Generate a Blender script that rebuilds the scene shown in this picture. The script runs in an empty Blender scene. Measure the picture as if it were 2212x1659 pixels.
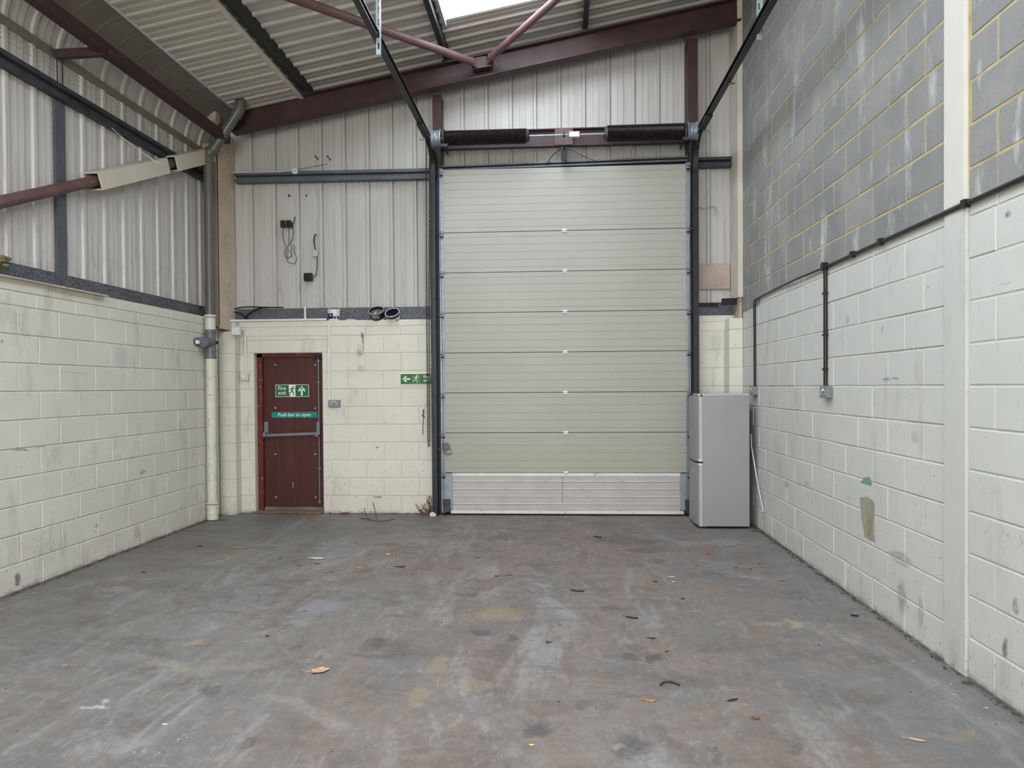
import bpy, bmesh, math, random
from mathutils import Vector, Matrix
random.seed(7)
S = bpy.context.scene
COL = S.collection
R = math.radians
PI = math.pi

# ------------------------------------------------------------------ camera
CF, CX, CY = 1476.13, 1116.98, 855.40          # focal length and principal point on the 2212 x 1659 frame
yaw, pit, rol = -0.05991, -0.01306, -0.00696
CAMZ = 1.582
fwd = Vector((math.sin(yaw)*math.cos(pit), math.cos(yaw)*math.cos(pit), math.sin(pit)))
rgt = Vector((math.cos(yaw), -math.sin(yaw), 0.0)); upv = rgt.cross(fwd)
cr, sr = math.cos(rol), math.sin(rol)
rgt, upv = rgt*cr + upv*sr, upv*cr - rgt*sr
cd = bpy.data.cameras.new('camera'); cam = bpy.data.objects.new('camera', cd); COL.objects.link(cam)
m = Matrix.Identity(4)
for i in range(3):
    m[i][0] = rgt[i]; m[i][1] = upv[i]; m[i][2] = -fwd[i]
m[2][3] = CAMZ
cam.matrix_world = m
cd.sensor_fit = 'HORIZONTAL'; cd.sensor_width = 36.0; cd.lens = CF/2212*36
cd.shift_x = -(CX-1106)/2212; cd.shift_y = (CY-829.5)/2212
cd.clip_start = 0.05; cd.clip_end = 100
S.camera = cam

# ------------------------------------------------------------------ world, exposure
w = bpy.data.worlds.new('world'); S.world = w; w.use_nodes = True
w.node_tree.nodes['Background'].inputs[0].default_value = (0.80, 0.88, 1.0, 1)
w.node_tree.nodes['Background'].inputs[1].default_value = 1.0
S.view_settings.view_transform = 'Standard'; S.view_settings.look = 'None'
S.view_settings.gamma = 1.0; S.view_settings.use_curve_mapping = False
S.view_settings.exposure = 0.27
SKY_STRENGTH = 10.0
def area_light(name, loc, sx, sy, power, col, rot=(0, 0, 0)):
    l = bpy.data.lights.new(name, 'AREA'); l.shape = 'RECTANGLE'; l.size = sx; l.size_y = sy
    l.energy = power; l.color = col
    o = bpy.data.objects.new(name, l); o.location = loc; o.rotation_euler = rot; COL.objects.link(o)
    return o
# added soft fill lamp behind the camera, lifts the lower walls
area_light('rear_fill_light', (-0.6, -6.6, 2.2), 4.0, 3.6, 460, (1.0, 0.975, 0.93), (R(90), 0, 0))

# ------------------------------------------------------------------ helpers
def P(px, py, x=None, y=None, z=None, pl=None):
    d = rgt*((px-CX)/CF) - upv*((py-CY)/CF) + fwd
    c = Vector((0, 0, CAMZ))
    if x is not None: t = x/d.x
    elif y is not None: t = y/d.y
    elif z is not None: t = (z-CAMZ)/d.z
    else:
        n = Vector(pl[:3]); t = (pl[3]-n.dot(c))/n.dot(d)
    return c + d*t
def tag(o, label=None, cat=None, group=None, kind=None):
    if label: o['label'] = label
    if cat: o['category'] = cat
    if group: o['group'] = group
    if kind: o['kind'] = kind
    return o
def empty(name, loc=(0, 0, 0), rot=(0, 0, 0)):
    o = bpy.data.objects.new(name, None); o.location = loc; o.rotation_euler = rot
    o.empty_display_size = 0.1; COL.objects.link(o); return o
def copy_tree(o, parent=None):
    c = o.copy(); COL.objects.link(c); c.parent = parent
    for ch in list(o.children): copy_tree(ch, c)
    return c
class MB:
    """collects shapes; verts in world coordinates unless local=True at build"""
    def __init__(s): s.v = []; s.f = []; s.m = []; s.cur = 0; s.sm = []
    def add(s, vs, fs, smooth=False):
        b = len(s.v); s.v += [tuple(q) for q in vs]
        for f in fs: s.f.append([b+i for i in f]); s.m.append(s.cur); s.sm.append(smooth)
        return s
    def box(s, a, b, M=None):
        x0, y0, z0 = a; x1, y1, z1 = b
        if x0 > x1: x0, x1 = x1, x0
        if y0 > y1: y0, y1 = y1, y0
        if z0 > z1: z0, z1 = z1, z0
        vs = [Vector(q) for q in ((x0,y0,z0),(x1,y0,z0),(x1,y1,z0),(x0,y1,z0),(x0,y0,z1),(x1,y0,z1),(x1,y1,z1),(x0,y1,z1))]
        if M: vs = [M @ q for q in vs]
        return s.add(vs, [(0,3,2,1),(4,5,6,7),(0,1,5,4),(1,2,6,5),(2,3,7,6),(3,0,4,7)])
    def bbox(s, a, b, r=0.003):
        """box with chamfered vertical and horizontal edges"""
        bm = bmesh.new(); bmesh.ops.create_cube(bm, size=1)
        c = [(a[i]+b[i])/2 for i in range(3)]; d = [abs(b[i]-a[i]) for i in range(3)]
        for q in bm.verts: q.co = Vector([c[i]+q.co[i]*d[i] for i in range(3)])
        bmesh.ops.bevel(bm, geom=bm.edges[:], offset=min(r, min(d)*0.45), segments=2, affect='EDGES', profile=0.5)
        bm.verts.index_update()
        s.add([q.co.copy() for q in bm.verts], [[q.index for q in f.verts] for f in bm.faces]); bm.free(); return s
    def sweep(s, prof, path, closed=True, caps=True, up=Vector((0, 0, 1)), smooth=False):
        """sweep 2-D profile (a,b) along a polyline; a is sideways, b is up-ish"""
        path = [Vector(q) for q in path]; n = len(path); k = len(prof); rings = []
        pa = None
        for i, q in enumerate(path):
            t = (path[min(i+1, n-1)]-path[max(i-1, 0)]).normalized()
            a = t.cross(up)
            if a.length < 1e-3: a = pa if pa else t.cross(Vector((0, 1, 0)))
            a.normalize(); b = a.cross(t).normalized(); pa = a
            sc = 1.0
            if 0 < i < n-1:
                u1 = (path[i]-path[i-1]).normalized(); u2 = (path[i+1]-path[i]).normalized()
                cth = max(0.3, math.cos(u1.angle(u2)/2)); sc = 1/cth if cth > 0.8 else 1.1
            rings.append([q + a*p[0] + b*p[1] for p in prof])
        vs = [q for r_ in rings for q in r_]; fs = []
        for i in range(n-1):
            for j in range(k if closed else k-1):
                j2 = (j+1) % k
                fs.append((i*k+j, i*k+j2, (i+1)*k+j2, (i+1)*k+j))
        s.add(vs, fs, smooth)
        if caps and closed:
            s.add(rings[0], [list(range(k))[::-1]]); s.add(rings[-1], [list(range(k))])
        return s
    def tube(s, path, r, n=10, caps=True):
        prof = [(r*math.cos(2*PI*i/n), r*math.sin(2*PI*i/n)) for i in range(n)]
        return s.sweep(prof, path, True, caps, Vector((0.013, 0.021, 1)), True)
    def cyl(s, a, b, r, n=20, r2=None):
        a = Vector(a); b = Vector(b); t = (b-a).normalized()
        u = t.orthogonal().normalized(); v_ = t.cross(u); r2 = r if r2 is None else r2
        A = [a + u*math.cos(2*PI*i/n)*r + v_*math.sin(2*PI*i/n)*r for i in range(n)]
        B = [b + u*math.cos(2*PI*i/n)*r2 + v_*math.sin(2*PI*i/n)*r2 for i in range(n)]
        s.add(A+B, [(i, (i+1) % n, n+(i+1) % n, n+i) for i in range(n)], True)
        s.add(A, [list(range(n))[::-1]]); s.add(B, [list(range(n))]); return s
    def ring(s, a, b, ro, ri, n=20):
        """hollow tube"""
        a = Vector(a); b = Vector(b); t = (b-a).normalized(); u = t.orthogonal().normalized(); v_ = t.cross(u)
        def rg(c, r): return [c + u*math.cos(2*PI*i/n)*r + v_*math.sin(2*PI*i/n)*r for i in range(n)]
        V = rg(a, ro)+rg(b, ro)+rg(b, ri)+rg(a, ri); fs = []
        for k in range(4):
            k2 = (k+1) % 4
            for i in range(n): fs.append((k*n+i, k*n+(i+1) % n, k2*n+(i+1) % n, k2*n+i))
        s.add(V, fs, True); return s
    def lathe(s, prof, n=28, M=None, a0=0, a1=2*PI):
        full = abs(a1-a0-2*PI) < 1e-6; m_ = n if full else n+1; vs = []
        for i in range(m_):
            a = a0+(a1-a0)*i/n
            for r_, z in prof:
                q = Vector((r_*math.cos(a), r_*math.sin(a), z)); vs.append(M @ q if M else q)
        k = len(prof); fs = []
        for i in range(n):
            i2 = (i+1) % m_
            for j in range(k-1): fs.append((i*k+j, i2*k+j, i2*k+j+1, i*k+j+1))
        s.add(vs, fs, True); return s
    def prism(s, pts, y0, y1, M=None):
        """polygon in XZ, thickness along Y"""
        A = [Vector((p[0], y0, p[1])) for p in pts]; B = [Vector((p[0], y1, p[1])) for p in pts]
        if M: A = [M @ q for q in A]; B = [M @ q for q in B]
        n = len(pts)
        s.add(A+B, [list(range(n)), [n+i for i in range(n)][::-1]] + [(i, n+i, n+(i+1) % n, (i+1) % n) for i in range(n)])
        return s
    def sphere(s, c, r, n=10, sc=(1, 1, 1)):
        prof = [(math.sin(PI*i/n)*r, -math.cos(PI*i/n)*r) for i in range(n+1)]
        return s.lathe(prof, n+4, Matrix.Translation(c) @ Matrix.Diagonal((*sc, 1)))
    def mesh(s, name, mats, off=(0, 0, 0)):
        me = bpy.data.meshes.new(name); o = Vector(off)
        me.from_pydata([tuple(Vector(q)-o) for q in s.v], [], s.f)
        if not isinstance(mats, (list, tuple)): mats = [mats]
        for q in mats: me.materials.append(q)
        for i, p in enumerate(me.polygons): p.material_index = s.m[i]; p.use_smooth = s.sm[i]
        bm = bmesh.new(); bm.from_mesh(me); bmesh.ops.recalc_face_normals(bm, faces=bm.faces[:])
        bm.to_mesh(me); bm.free()
        if any(s.sm):
            try: me.set_sharp_from_angle(angle=R(40))
            except Exception: pass
        return me
    def build(s, name, mats, parent=None, local=False, loc=None):
        if parent is not None:
            off = (0, 0, 0) if local else parent.location
            o = bpy.data.objects.new(name, s.mesh(name, mats, off)); o.parent = parent
        else:
            if loc is None:
                xs = [q[0] for q in s.v]; ys = [q[1] for q in s.v]; zs = [q[2] for q in s.v]
                loc = ((min(xs)+max(xs))/2, (min(ys)+max(ys))/2, min(zs))
            o = bpy.data.objects.new(name, s.mesh(name, mats, loc)); o.location = loc
        COL.objects.link(o); return o

# ------------------------------------------------------------------ materials
def lin(c):
    return tuple(((v/255)/12.92 if v/255 <= 0.04045 else ((v/255+0.055)/1.055)**2.4) for v in c) + (1,)
class NT:
    def __init__(s, name):
        s.m = bpy.data.materials.new(name); s.m.use_nodes = True; s.t = s.m.node_tree
        s.n = s.t.nodes; s.b = s.n['Principled BSDF']
        g = s.n.new('ShaderNodeNewGeometry'); s.pos = g.outputs['Position']
    def link(s, a, b): s.t.links.new(a, b)
    def val(s, node, i, v):
        if hasattr(v, 'is_linked') or isinstance(v, bpy.types.NodeSocket): s.link(v, node.inputs[i])
        else: node.inputs[i].default_value = v
    def noise(s, scale, detail=4, rough=0.55, vec=None, dist=0.0, stretch=None, loc=None):
        v = vec or s.pos
        if stretch or loc:
            mp = s.n.new('ShaderNodeMapping'); s.link(v, mp.inputs[0])
            if stretch: mp.inputs['Scale'].default_value = stretch
            if loc: mp.inputs['Location'].default_value = loc
            v = mp.outputs[0]
        q = s.n.new('ShaderNodeTexNoise'); s.link(v, q.inputs['Vector'])
        q.inputs['Scale'].default_value = scale; q.inputs['Detail'].default_value = detail
        q.inputs['Roughness'].default_value = rough; q.inputs['Distortion'].default_value = dist
        return q.outputs['Fac']
    def ramp(s, v, a, b, lo=0.0, hi=1.0):
        q = s.n.new('ShaderNodeMapRange'); s.link(v, q.inputs[0])
        q.inputs[1].default_value = a; q.inputs[2].default_value = b; q.inputs[3].default_value = lo; q.inputs[4].default_value = hi
        return q.outputs[0]
    def math(s, op, a, b=0.0):
        q = s.n.new('ShaderNodeMath'); q.operation = op; s.val(q, 0, a); s.val(q, 1, b); return q.outputs[0]
    def mix(s, fac, a, b, mode='MIX'):
        q = s.n.new('ShaderNodeMix'); q.data_type = 'RGBA'; q.blend_type = mode
        s.val(q, 0, fac)
        for i, v in ((6, a), (7, b)): s.val(q, i, v)
        return q.outputs[2]
    def xyz(s, v=None):
        q = s.n.new('ShaderNodeSeparateXYZ'); s.link(v or s.pos, q.inputs[0]); return q.outputs
    def rand(s):
        q = s.n.new('ShaderNodeObjectInfo'); return q.outputs['Random']
    def bump(s, h, strength=0.3, dist=0.005):
        q = s.n.new('ShaderNodeBump'); s.link(h, q.inputs['Height'])
        q.inputs['Strength'].default_value = strength; q.inputs['Distance'].default_value = dist
        s.link(q.outputs[0], s.b.inputs['Normal'])
    def done(s, col=None, rough=None, metal=0.0, spec=0.4):
        if col is not None: s.val(s.b, 'Base Color', col)
        if rough is not None: s.val(s.b, 'Roughness', rough)
        s.b.inputs['Metallic'].default_value = metal
        s.b.inputs['Specular IOR Level'].default_value = spec
        return s.m
def plain(name, rgb, rough=0.6, metal=0.0, var=0.12, scale=6.0, speck=None, bump=0.0, spec=0.4, fine=40.0):
    t = NT(name); c = lin(rgb)
    n = t.noise(scale, 5); dark = tuple(v*(1-var*1.6) for v in c[:3])+(1,); lite = tuple(min(1, v*(1+var)) for v in c[:3])+(1,)
    col = t.mix(t.ramp(n, 0.3, 0.7), dark, lite)
    if speck:
        k = t.ramp(t.noise(fine, 3, 0.7), 0.60, 0.66); col = t.mix(t.math('MULTIPLY', k, 0.8), col, lin(speck))
    if bump: t.bump(t.noise(fine*2, 3), bump, 0.003)
    return t.done(col, rough, metal, spec)

def blobs(t, base, lst, plane, wob=.06, wsc=9):
    nz = t.n.new('ShaderNodeTexNoise'); nz.inputs['Scale'].default_value = wsc; nz.inputs['Detail'].default_value = 4; t.link(t.pos, nz.inputs['Vector'])
    wm = t.n.new('ShaderNodeVectorMath'); wm.operation = 'SCALE'; wm.inputs['Scale'].default_value = wob; t.link(nz.outputs['Color'], wm.inputs[0])
    wa = t.n.new('ShaderNodeVectorMath'); wa.operation = 'ADD'; t.link(t.pos, wa.inputs[0]); t.link(wm.outputs[0], wa.inputs[1])
    grit = t.ramp(t.noise(45, 4, 0.7), 0.32, 0.55, 0.45, 1.0)
    for px, py, hw, hh, c, st in lst:
        q = P(px, py, **plane); a = P(px-hw, py, **plane); b = P(px+hw, py, **plane); u = P(px, py-hh, **plane); v = P(px, py+hh, **plane)
        sc = [max(abs(b[i]-a[i])/2, abs(u[i]-v[i])/2 if i == 2 else 0) for i in range(3)]
        sc = [k if k > 1e-4 else 5 for k in sc]
        mp = t.n.new('ShaderNodeMapping'); mp.vector_type = 'TEXTURE'; t.link(wa.outputs[0], mp.inputs[0])
        mp.inputs['Location'].default_value = tuple(q[i]+wob/2 for i in range(3)); mp.inputs['Scale'].default_value = (5 if 'x' in plane else sc[0], 5 if 'y' in plane else sc[1], sc[2])
        ln = t.n.new('ShaderNodeVectorMath'); ln.operation = 'LENGTH'; t.link(mp.outputs[0], ln.inputs[0])
        base = t.mix(t.math('MULTIPLY', t.ramp(ln.outputs['Value'], 1.25, 0.75, 0, st), grit), base, lin(c))
    return base
def paint_block(name, base, right=False, marks=(), plane=None):
    t = NT(name); b = lin(base)
    z = t.xyz()[2]
    big = t.noise(1.1, 3); mid = t.noise(7, 5)
    col = t.mix(t.ramp(big, 0.3, 0.7), tuple(v*0.93 for v in b[:3])+(1,), tuple(v*1.04 for v in b[:3])+(1,))
    col = t.mix(t.ramp(mid, 0.35, 0.65, 0, 0.5), col, tuple(v*f for v, f in zip(b[:3], (0.93, 0.925, 0.92)))+(1,))
    rv = t.rand(); col = t.mix(t.ramp(rv, 0, 1, 0, 0.10), col, lin((176, 174, 166)))
    # knocks and chips that show the grey block, thicker near the floor
    den = t.ramp(z, 0.0, 1.6, 0.055, 0.0)
    chip = t.noise(38, 4, 0.7, stretch=(1, 1, 0.8)); ch = t.math('GREATER_THAN', t.math('ADD', chip, den), 0.685)
    col = t.mix(t.math('MULTIPLY', ch, 0.6), col, lin((112, 106, 100)))
    chip2 = t.noise(13, 5, 0.75, loc=(5, 2, 1)); ch2 = t.math('GREATER_THAN', t.math('ADD', chip2, t.math('MULTIPLY', den, 0.7)), 0.705)
    col = t.mix(t.math('MULTIPLY', ch2, 0.55), col, lin((104, 100, 96)))
    scuf = t.noise(5, 4, 0.6, stretch=(1, 1, 0.35), loc=(3, 1, 7)); col = t.mix(t.ramp(scuf, 0.57, 0.70, 0, 0.30), col, lin((140, 138, 134)))
    low = t.math('MULTIPLY', t.ramp(z, 0.0, 0.5, 1, 0), t.ramp(t.noise(4, 4, loc=(1, 1, 1)), 0.45, 0.7))
    col = t.mix(t.math('MULTIPLY', low, 0.28), col, lin((176, 150, 138)))
    edge = t.math('MULTIPLY', t.ramp(z, 0.0, 0.05, 1, 0), t.ramp(t.noise(14, 4), 0.42, 0.55)); col = t.mix(t.math('MULTIPLY', edge, 0.6), col, lin((92, 86, 80)))
    h = t.math('ADD', t.math('MULTIPLY', t.noise(90, 4, 0.7), 0.6), t.math('MULTIPLY', t.noise(22, 3), 0.7))
    if right:
        x, y, _ = t.xyz()
        # unpainted grey block above the paint line
        line = t.math('ADD', z, t.math('MULTIPLY', t.math('SUBTRACT', t.noise(6, 2), 0.5), 0.035))
        drop = t.ramp(y, 7.55, 7.60, 0, 0.10)
        pm = t.math('GREATER_THAN', t.math('ADD', line, drop), 2.545)
        g0 = t.mix(t.ramp(t.noise(3, 5), 0.3, 0.7), lin((133, 132, 127)), lin((153, 151, 145)))
        g0 = t.mix(t.ramp(rv, 0, 1, 0, 0.55), g0, lin((126, 127, 127)))
        g0 = t.mix(t.math('MULTIPLY', t.ramp(t.noise(60, 3, 0.7), 0.60, 0.66), 0.5), g0, lin((92, 92, 92)))
        wh = t.math('MULTIPLY', t.ramp(t.noise(4.5, 5, 0.7, stretch=(1, 1.0, 0.30), loc=(2, 9, 4)), 0.56, 0.68), t.ramp(z, 2.6, 5.2, 0.9, 0.25))
        g0 = t.mix(wh, g0, lin((190, 192, 192)))
        fl = t.math('MULTIPLY', t.ramp(t.noise(30, 4, 0.75, loc=(8, 3, 1)), 0.66, 0.70), 0.5); g0 = t.mix(fl, g0, lin((205, 205, 202)))
        mott = t.ramp(t.noise(1.6, 3, loc=(4, 4, 4)), 0.5, 0.75, 0, 0.35); g0 = t.mix(mott, g0, lin((100, 100, 106)))
        col = t.mix(pm, col, g0)
    if marks: col = blobs(t, col, marks, plane)
    t.bump(h, 0.55, 0.004)
    return t.done(col, 0.72, 0, 0.3)
def mortar_right(name, base):
    t = NT(name); z = t.xyz()[2]; y = t.xyz()[1]
    pm = t.math('GREATER_THAN', t.math('ADD', z, t.ramp(y, 7.55, 7.60, 0, 0.10)), 2.55)
    s0 = t.mix(t.ramp(t.noise(8, 4), 0.35, 0.65), lin((164, 147, 106)), lin((188, 172, 132)))
    s0 = t.mix(t.ramp(t.noise(1.2, 2, loc=(0, 3, 0)), 0.50, 0.75, 0, 0.6), s0, lin((128, 120, 102)))
    col = t.mix(pm, s0, lin(base)) if False else t.mix(pm, lin(base), s0); t.bump(t.noise(60, 3), 0.5, 0.004)
    return t.done(col, 0.85)
CREAM = (216, 213, 200)  # left and back raised above the right wall's same paint, light put into colour
M = {}
GM = (118, 118, 120); G2 = (96, 96, 104); PK = (190, 168, 158)
M['paint_left'] = paint_block('cream_painted_block', CREAM, marks=[(38, 1253, 6, 13, G2, .9), (45, 971, 18, 3, G2, .7), (88, 966, 12, 2, GM, .6), (262, 770, 14, 24, (186, 186, 190), .6), (145, 637, 16, 12, (196, 186, 160), .6),
    (296, 1150, 5, 14, (176, 130, 120), .4), (309, 1020, 6, 4, G2, .6), (208, 1137, 4, 4, GM, .6), (3, 738, 4, 4, GM, .7), (160, 806, 30, 2, GM, .25)], plane=dict(x=-4.25))
M['paint_back'] = paint_block('cream_painted_block_back', (216, 212, 198), marks=[(782, 762-38, 3, 8, (150, 150, 168), .8), (780, 797, 8, 7, GM, .3), (814, 968, 3, 2, (60, 60, 60), .9), (816, 1074, 10, 2, GM, .8), (768, 1073, 2, 3, GM, .7), (504, 700, 14, 6, (130, 130, 140), .7)], plane=dict(y=8.48))
M['paint_right'] = paint_block('painted_block_right', (198, 198, 190), True, marks=[(1948, 1290, 8, 36, GM, .55), (1988, 1325, 5, 34, GM, .4), (2171, 1402, 6, 20, (84, 84, 92), .8), (2195, 1310, 6, 16, (120, 106, 100), .6), (2178, 463, 5, 7, (90, 92, 98), .8),
    (1914, 816, 9, 2.5, GM, .8), (1933, 815, 8, 2.5, GM, .7), (1977, 945, 8, 12, GM, .3), (1700, 1047, 5, 8, GM, .5), (1743, 1046, 5, 7, GM, .35), (1831, 690, 3, 9, GM, .6), (1906, 712, 1.6, 11, GM, .6), (2006, 622, 2.5, 4, GM, .6), (2170, 612, 14, 3, GM, .3), (1945, 1205, 24, 3, GM, .5), (2073, 1015, 5, 2, (80, 80, 84), .8),
    (1830, 1100, 90, 60, (178, 178, 172), .2), (1700, 1185, 30, 30, (180, 178, 172), .3), (1780, 80, 30, 30, (104, 106, 116), .0)], plane=dict(x=2.196))
M['mortar_paint'] = plain('painted_joint', (204, 201, 188), 0.8, var=0.05, bump=0.3)
M['mortar_right'] = mortar_right('joint_right', (192, 192, 184))

def cladding(name, base, vertical=True, dirty=1.0):
    t = NT(name); b = lin(base); z = t.xyz()[2]
    st = (1, 1, 0.06) if vertical else (0.10, 1, 1)
    n = t.noise(9, 5, 0.6, stretch=st); big = t.noise(0.7, 4)
    col = t.mix(t.ramp(n, 0.3, 0.7), tuple(v*0.94 for v in b[:3])+(1,), tuple(v*1.03 for v in b[:3])+(1,))
    col = t.mix(t.ramp(big, 0.42, 0.7, 0, 0.45*dirty), col, tuple(v*f for v, f in zip(b[:3], (0.80, 0.78, 0.77)))+(1,))
    if vertical:
        low = t.math('MULTIPLY', t.ramp(z, 2.5, 3.4, 1, 0), t.ramp(t.noise(30, 5, 0.7, stretch=(1, 1, 0.25)), 0.54, 0.66))
        col = t.mix(t.math('MULTIPLY', low, 0.5*dirty), col, lin((112, 100, 96)))
    if vertical:
        run = t.noise(26, 5, 0.7, stretch=(1, 1, 0.05), loc=(3, 3, 3)); col = t.mix(t.ramp(run, 0.52, 0.68, 0, 0.40*dirty), col, lin((128, 118, 112)))
    sp = t.math('GREATER_THAN', t.noise(34, 4, 0.75), 0.70); col = t.mix(t.math('MULTIPLY', sp, 0.6), col, lin((90, 80, 74)))
    t.bump(t.noise(50, 2), 0.08, 0.002)
    return t.done(col, 0.48, 0, 0.45)
M['clad_back'] = cladding('white_liner_sheet_back', (190, 187, 181), True, .7)
M['clad_left'] = cladding('white_liner_sheet_left', (196, 192, 187), True, 1.0)
M['roof_white'] = cladding('white_roof_liner', (186, 181, 170), False)
M['roof_grey'] = cladding('grey_white_roof_sheet', (188, 183, 175), False)
def eave_mat():
    t = NT('crimped_eave_sheet'); b = lin((190, 187, 180)); z = t.xyz()[2]
    wv = t.n.new('ShaderNodeTexWave'); wv.bands_direction = 'Z'; wv.inputs['Scale'].default_value = 13; wv.inputs['Distortion'].default_value = 0.25
    t.link(t.pos, wv.inputs['Vector']); n = t.noise(2, 4)
    col = t.mix(t.ramp(n, 0.3, 0.7), tuple(v*0.85 for v in b[:3])+(1,), b); t.bump(wv.outputs['Fac'], 0.35, 0.004)
    return t.done(col, 0.5)
M['eave'] = eave_mat()
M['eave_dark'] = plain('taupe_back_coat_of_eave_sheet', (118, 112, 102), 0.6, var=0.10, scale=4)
M['clad_dark'] = plain('dark_taupe_sheet', (128, 121, 110), 0.55, var=0.08)
def galv():
    t = NT('galvanised_steel')
    c = t.mix(t.ramp(t.noise(40, 4, 0.7), 0.35, 0.65), lin((86, 91, 97)), lin((106, 111, 118)))
    c = t.mix(t.ramp(t.noise(3, 4), 0.4, 0.7, 0, 0.6), c, lin((74, 78, 84))); return t.done(c, 0.5, 0.35)
M['galv'] = galv()
def granite():
    t = NT('mottled_dark_galvanised_flashing'); a = t.noise(85, 4, 0.8); b2 = t.noise(2.2, 3)
    c = t.mix(t.ramp(a, 0.44, 0.60), lin((52, 54, 60)), lin((134, 137, 144)))
    c = t.mix(t.ramp(b2, 0.35, 0.7, 0, 0.5), c, lin((60, 62, 68))); return t.done(c, 0.55, 0.2)
M['dpc'] = granite()
M['galv_light'] = plain('bright_galvanised_plate', (140, 148, 156), 0.42, 0.45, var=0.12, scale=12)
M['galv_dark'] = plain('dull_dark_galvanised_rail', (66, 69, 74), 0.5, 0.35, var=0.25, scale=8)
M['black_steel'] = plain('black_greasy_steel', (34, 31, 31), 0.45, 0.3, var=0.3, scale=20)
M['track'] = plain('dark_track_steel', (52, 53, 56), 0.38, 0.6, var=0.2, scale=10)
M['red_steel'] = plain('dark_red_oxide_steel', (68, 47, 46), 0.55, 0.0, var=0.18, scale=5, speck=(66, 42, 40))
M['red_tube'] = plain('dusty_red_oxide_tube', (98, 72, 70), 0.55, 0.0, var=0.15, scale=6, speck=(140, 112, 104))
M['purlin'] = plain('dark_purlin_steel', (56, 56, 58), 0.55, 0.3, var=0.2)
def springm():
    t = NT('greasy_spring_steel'); c = t.mix(t.ramp(t.noise(30, 4), 0.4, 0.65), lin((26, 21, 21)), lin((52, 38, 34))); return t.done(c, 0.35, 0.5)
M['spring'] = springm()
M['cream_case'] = plain('pinkish_cream_casing_board', (196, 181, 163), 0.7, var=0.10, scale=3, speck=(120, 96, 84), fine=26)
M['cream_case2'] = plain('tan_casing_board', (176, 154, 130), 0.7, var=0.08, scale=3)
M['white_case'] = plain('off_white_casing_board', (204, 196, 180), 0.7, var=0.06, scale=3)
M['pvc_grey'] = plain('grey_green_pvc_pipe', (92, 94, 88), 0.32, var=0.10, scale=3)
M['pvc_blue'] = plain('blue_grey_pvc_fitting', (104, 104, 112), 0.35, var=0.06)
M['pvc_cream'] = plain('cream_painted_pipe', (206, 204, 190), 0.5, var=0.05, speck=(150, 140, 128), fine=30)
M['black_pl'] = plain('black_plastic', (22, 22, 24), 0.4, var=0.2)
M['conduit'] = plain('black_brown_conduit', (40, 32, 32), 0.35, var=0.2)
M['white_pl'] = plain('white_plastic', (214, 216, 212), 0.4, var=0.03)
M['cream_pl'] = plain('aged_cream_plastic', (204, 198, 170), 0.45, var=0.05)
M['off_white_pl'] = plain('off_white_trunking', (213, 211, 200), 0.45, var=0.03)
M['clear_pl'] = plain('frosted_plastic', (182, 184, 180), 0.35, var=0.05)
M['grey_metal'] = plain('grey_metal_clad_socket', (128, 130, 132), 0.4, 0.2, var=0.06)
M['grey_bar'] = plain('grey_painted_push_bar', (122, 124, 128), 0.4, 0.3, var=0.08)
def redwood():
    t = NT('dark_red_stained_plywood'); n = t.noise(3, 6, 0.65, stretch=(6, 6, 0.35), dist=0.6); b = t.noise(1.6, 3)
    c = t.mix(t.ramp(n, 0.3, 0.7), lin((56, 24, 22)), lin((86, 38, 34))); c = t.mix(t.ramp(b, 0.4, 0.7, 0, 0.5), c, lin((68, 30, 28)))
    return t.done(c, 0.5)
M['redwood'] = redwood()
M['redframe'] = plain('dark_red_door_frame', (96, 36, 30), 0.5, var=0.15, speck=(150, 120, 105), fine=18)
M['gap'] = plain('dark_gap', (14, 12, 12), 0.9)
def curtain():
    t = NT('pale_grey_green_door_panel'); b = lin((162, 161, 150)); z = t.xyz()[2]
    n = t.noise(1.3, 4); col = t.mix(t.ramp(n, 0.3, 0.7), tuple(v*0.93 for v in b[:3])+(1,), tuple(v*1.03 for v in b[:3])+(1,))
    lo = t.math('MULTIPLY', t.ramp(z, 0.4, 3.2, 0.6, 0), t.ramp(t.noise(1.6, 4, loc=(3, 0, 0)), 0.3, 0.6, 0.45, 1.0)); col = t.mix(lo, col, lin((156, 153, 138)))
    sm = t.ramp(t.noise(2.6, 5, 0.7, loc=(9, 1, 3)), 0.62, 0.75, 0, 0.35); col = t.mix(sm, col, lin((150, 142, 132)))
    sp = t.math('GREATER_THAN', t.noise(17, 4, 0.75), 0.71); col = t.mix(t.math('MULTIPLY', sp, 0.55), col, lin((110, 104, 98)))
    t.bump(t.noise(8, 3), 0.05, 0.004); return t.done(col, 0.42)
M['curtain'] = curtain()
M['alu'] = plain('dull_aluminium_panel', (176, 170, 164), 0.5, 0.15, var=0.06, scale=3)
M['alu_white'] = plain('white_aluminium_strip', (206, 206, 204), 0.4, 0.1, var=0.05, speck=(150, 148, 144), fine=14)
M['rubber'] = plain('black_rubber_seal', (20, 19, 19), 0.8)
M['fridge'] = plain('silver_grey_enamel', (148, 148, 149), 0.42, 0.15, var=0.035, scale=2)
M['fridge_trim'] = plain('pale_silver_trim', (176, 178, 180), 0.4, 0.2, var=0.03)
M['green_sign'] = plain('sign_green', (34, 96, 60), 0.4, var=0.05)
M['teal_sign'] = plain('sign_teal', (20, 128, 120), 0.4, var=0.04)
M['sign_white'] = plain('sign_white', (226, 228, 220), 0.4, var=0.02)
M['sign_glow'] = plain('sign_pale_yellow', (222, 224, 180), 0.4, var=0.02)
M['navy'] = plain('navy_label', (38, 38, 96), 0.35, var=0.05)
M['navy_dark'] = plain('dark_navy_tub', (24, 28, 44), 0.35, var=0.05)
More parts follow.
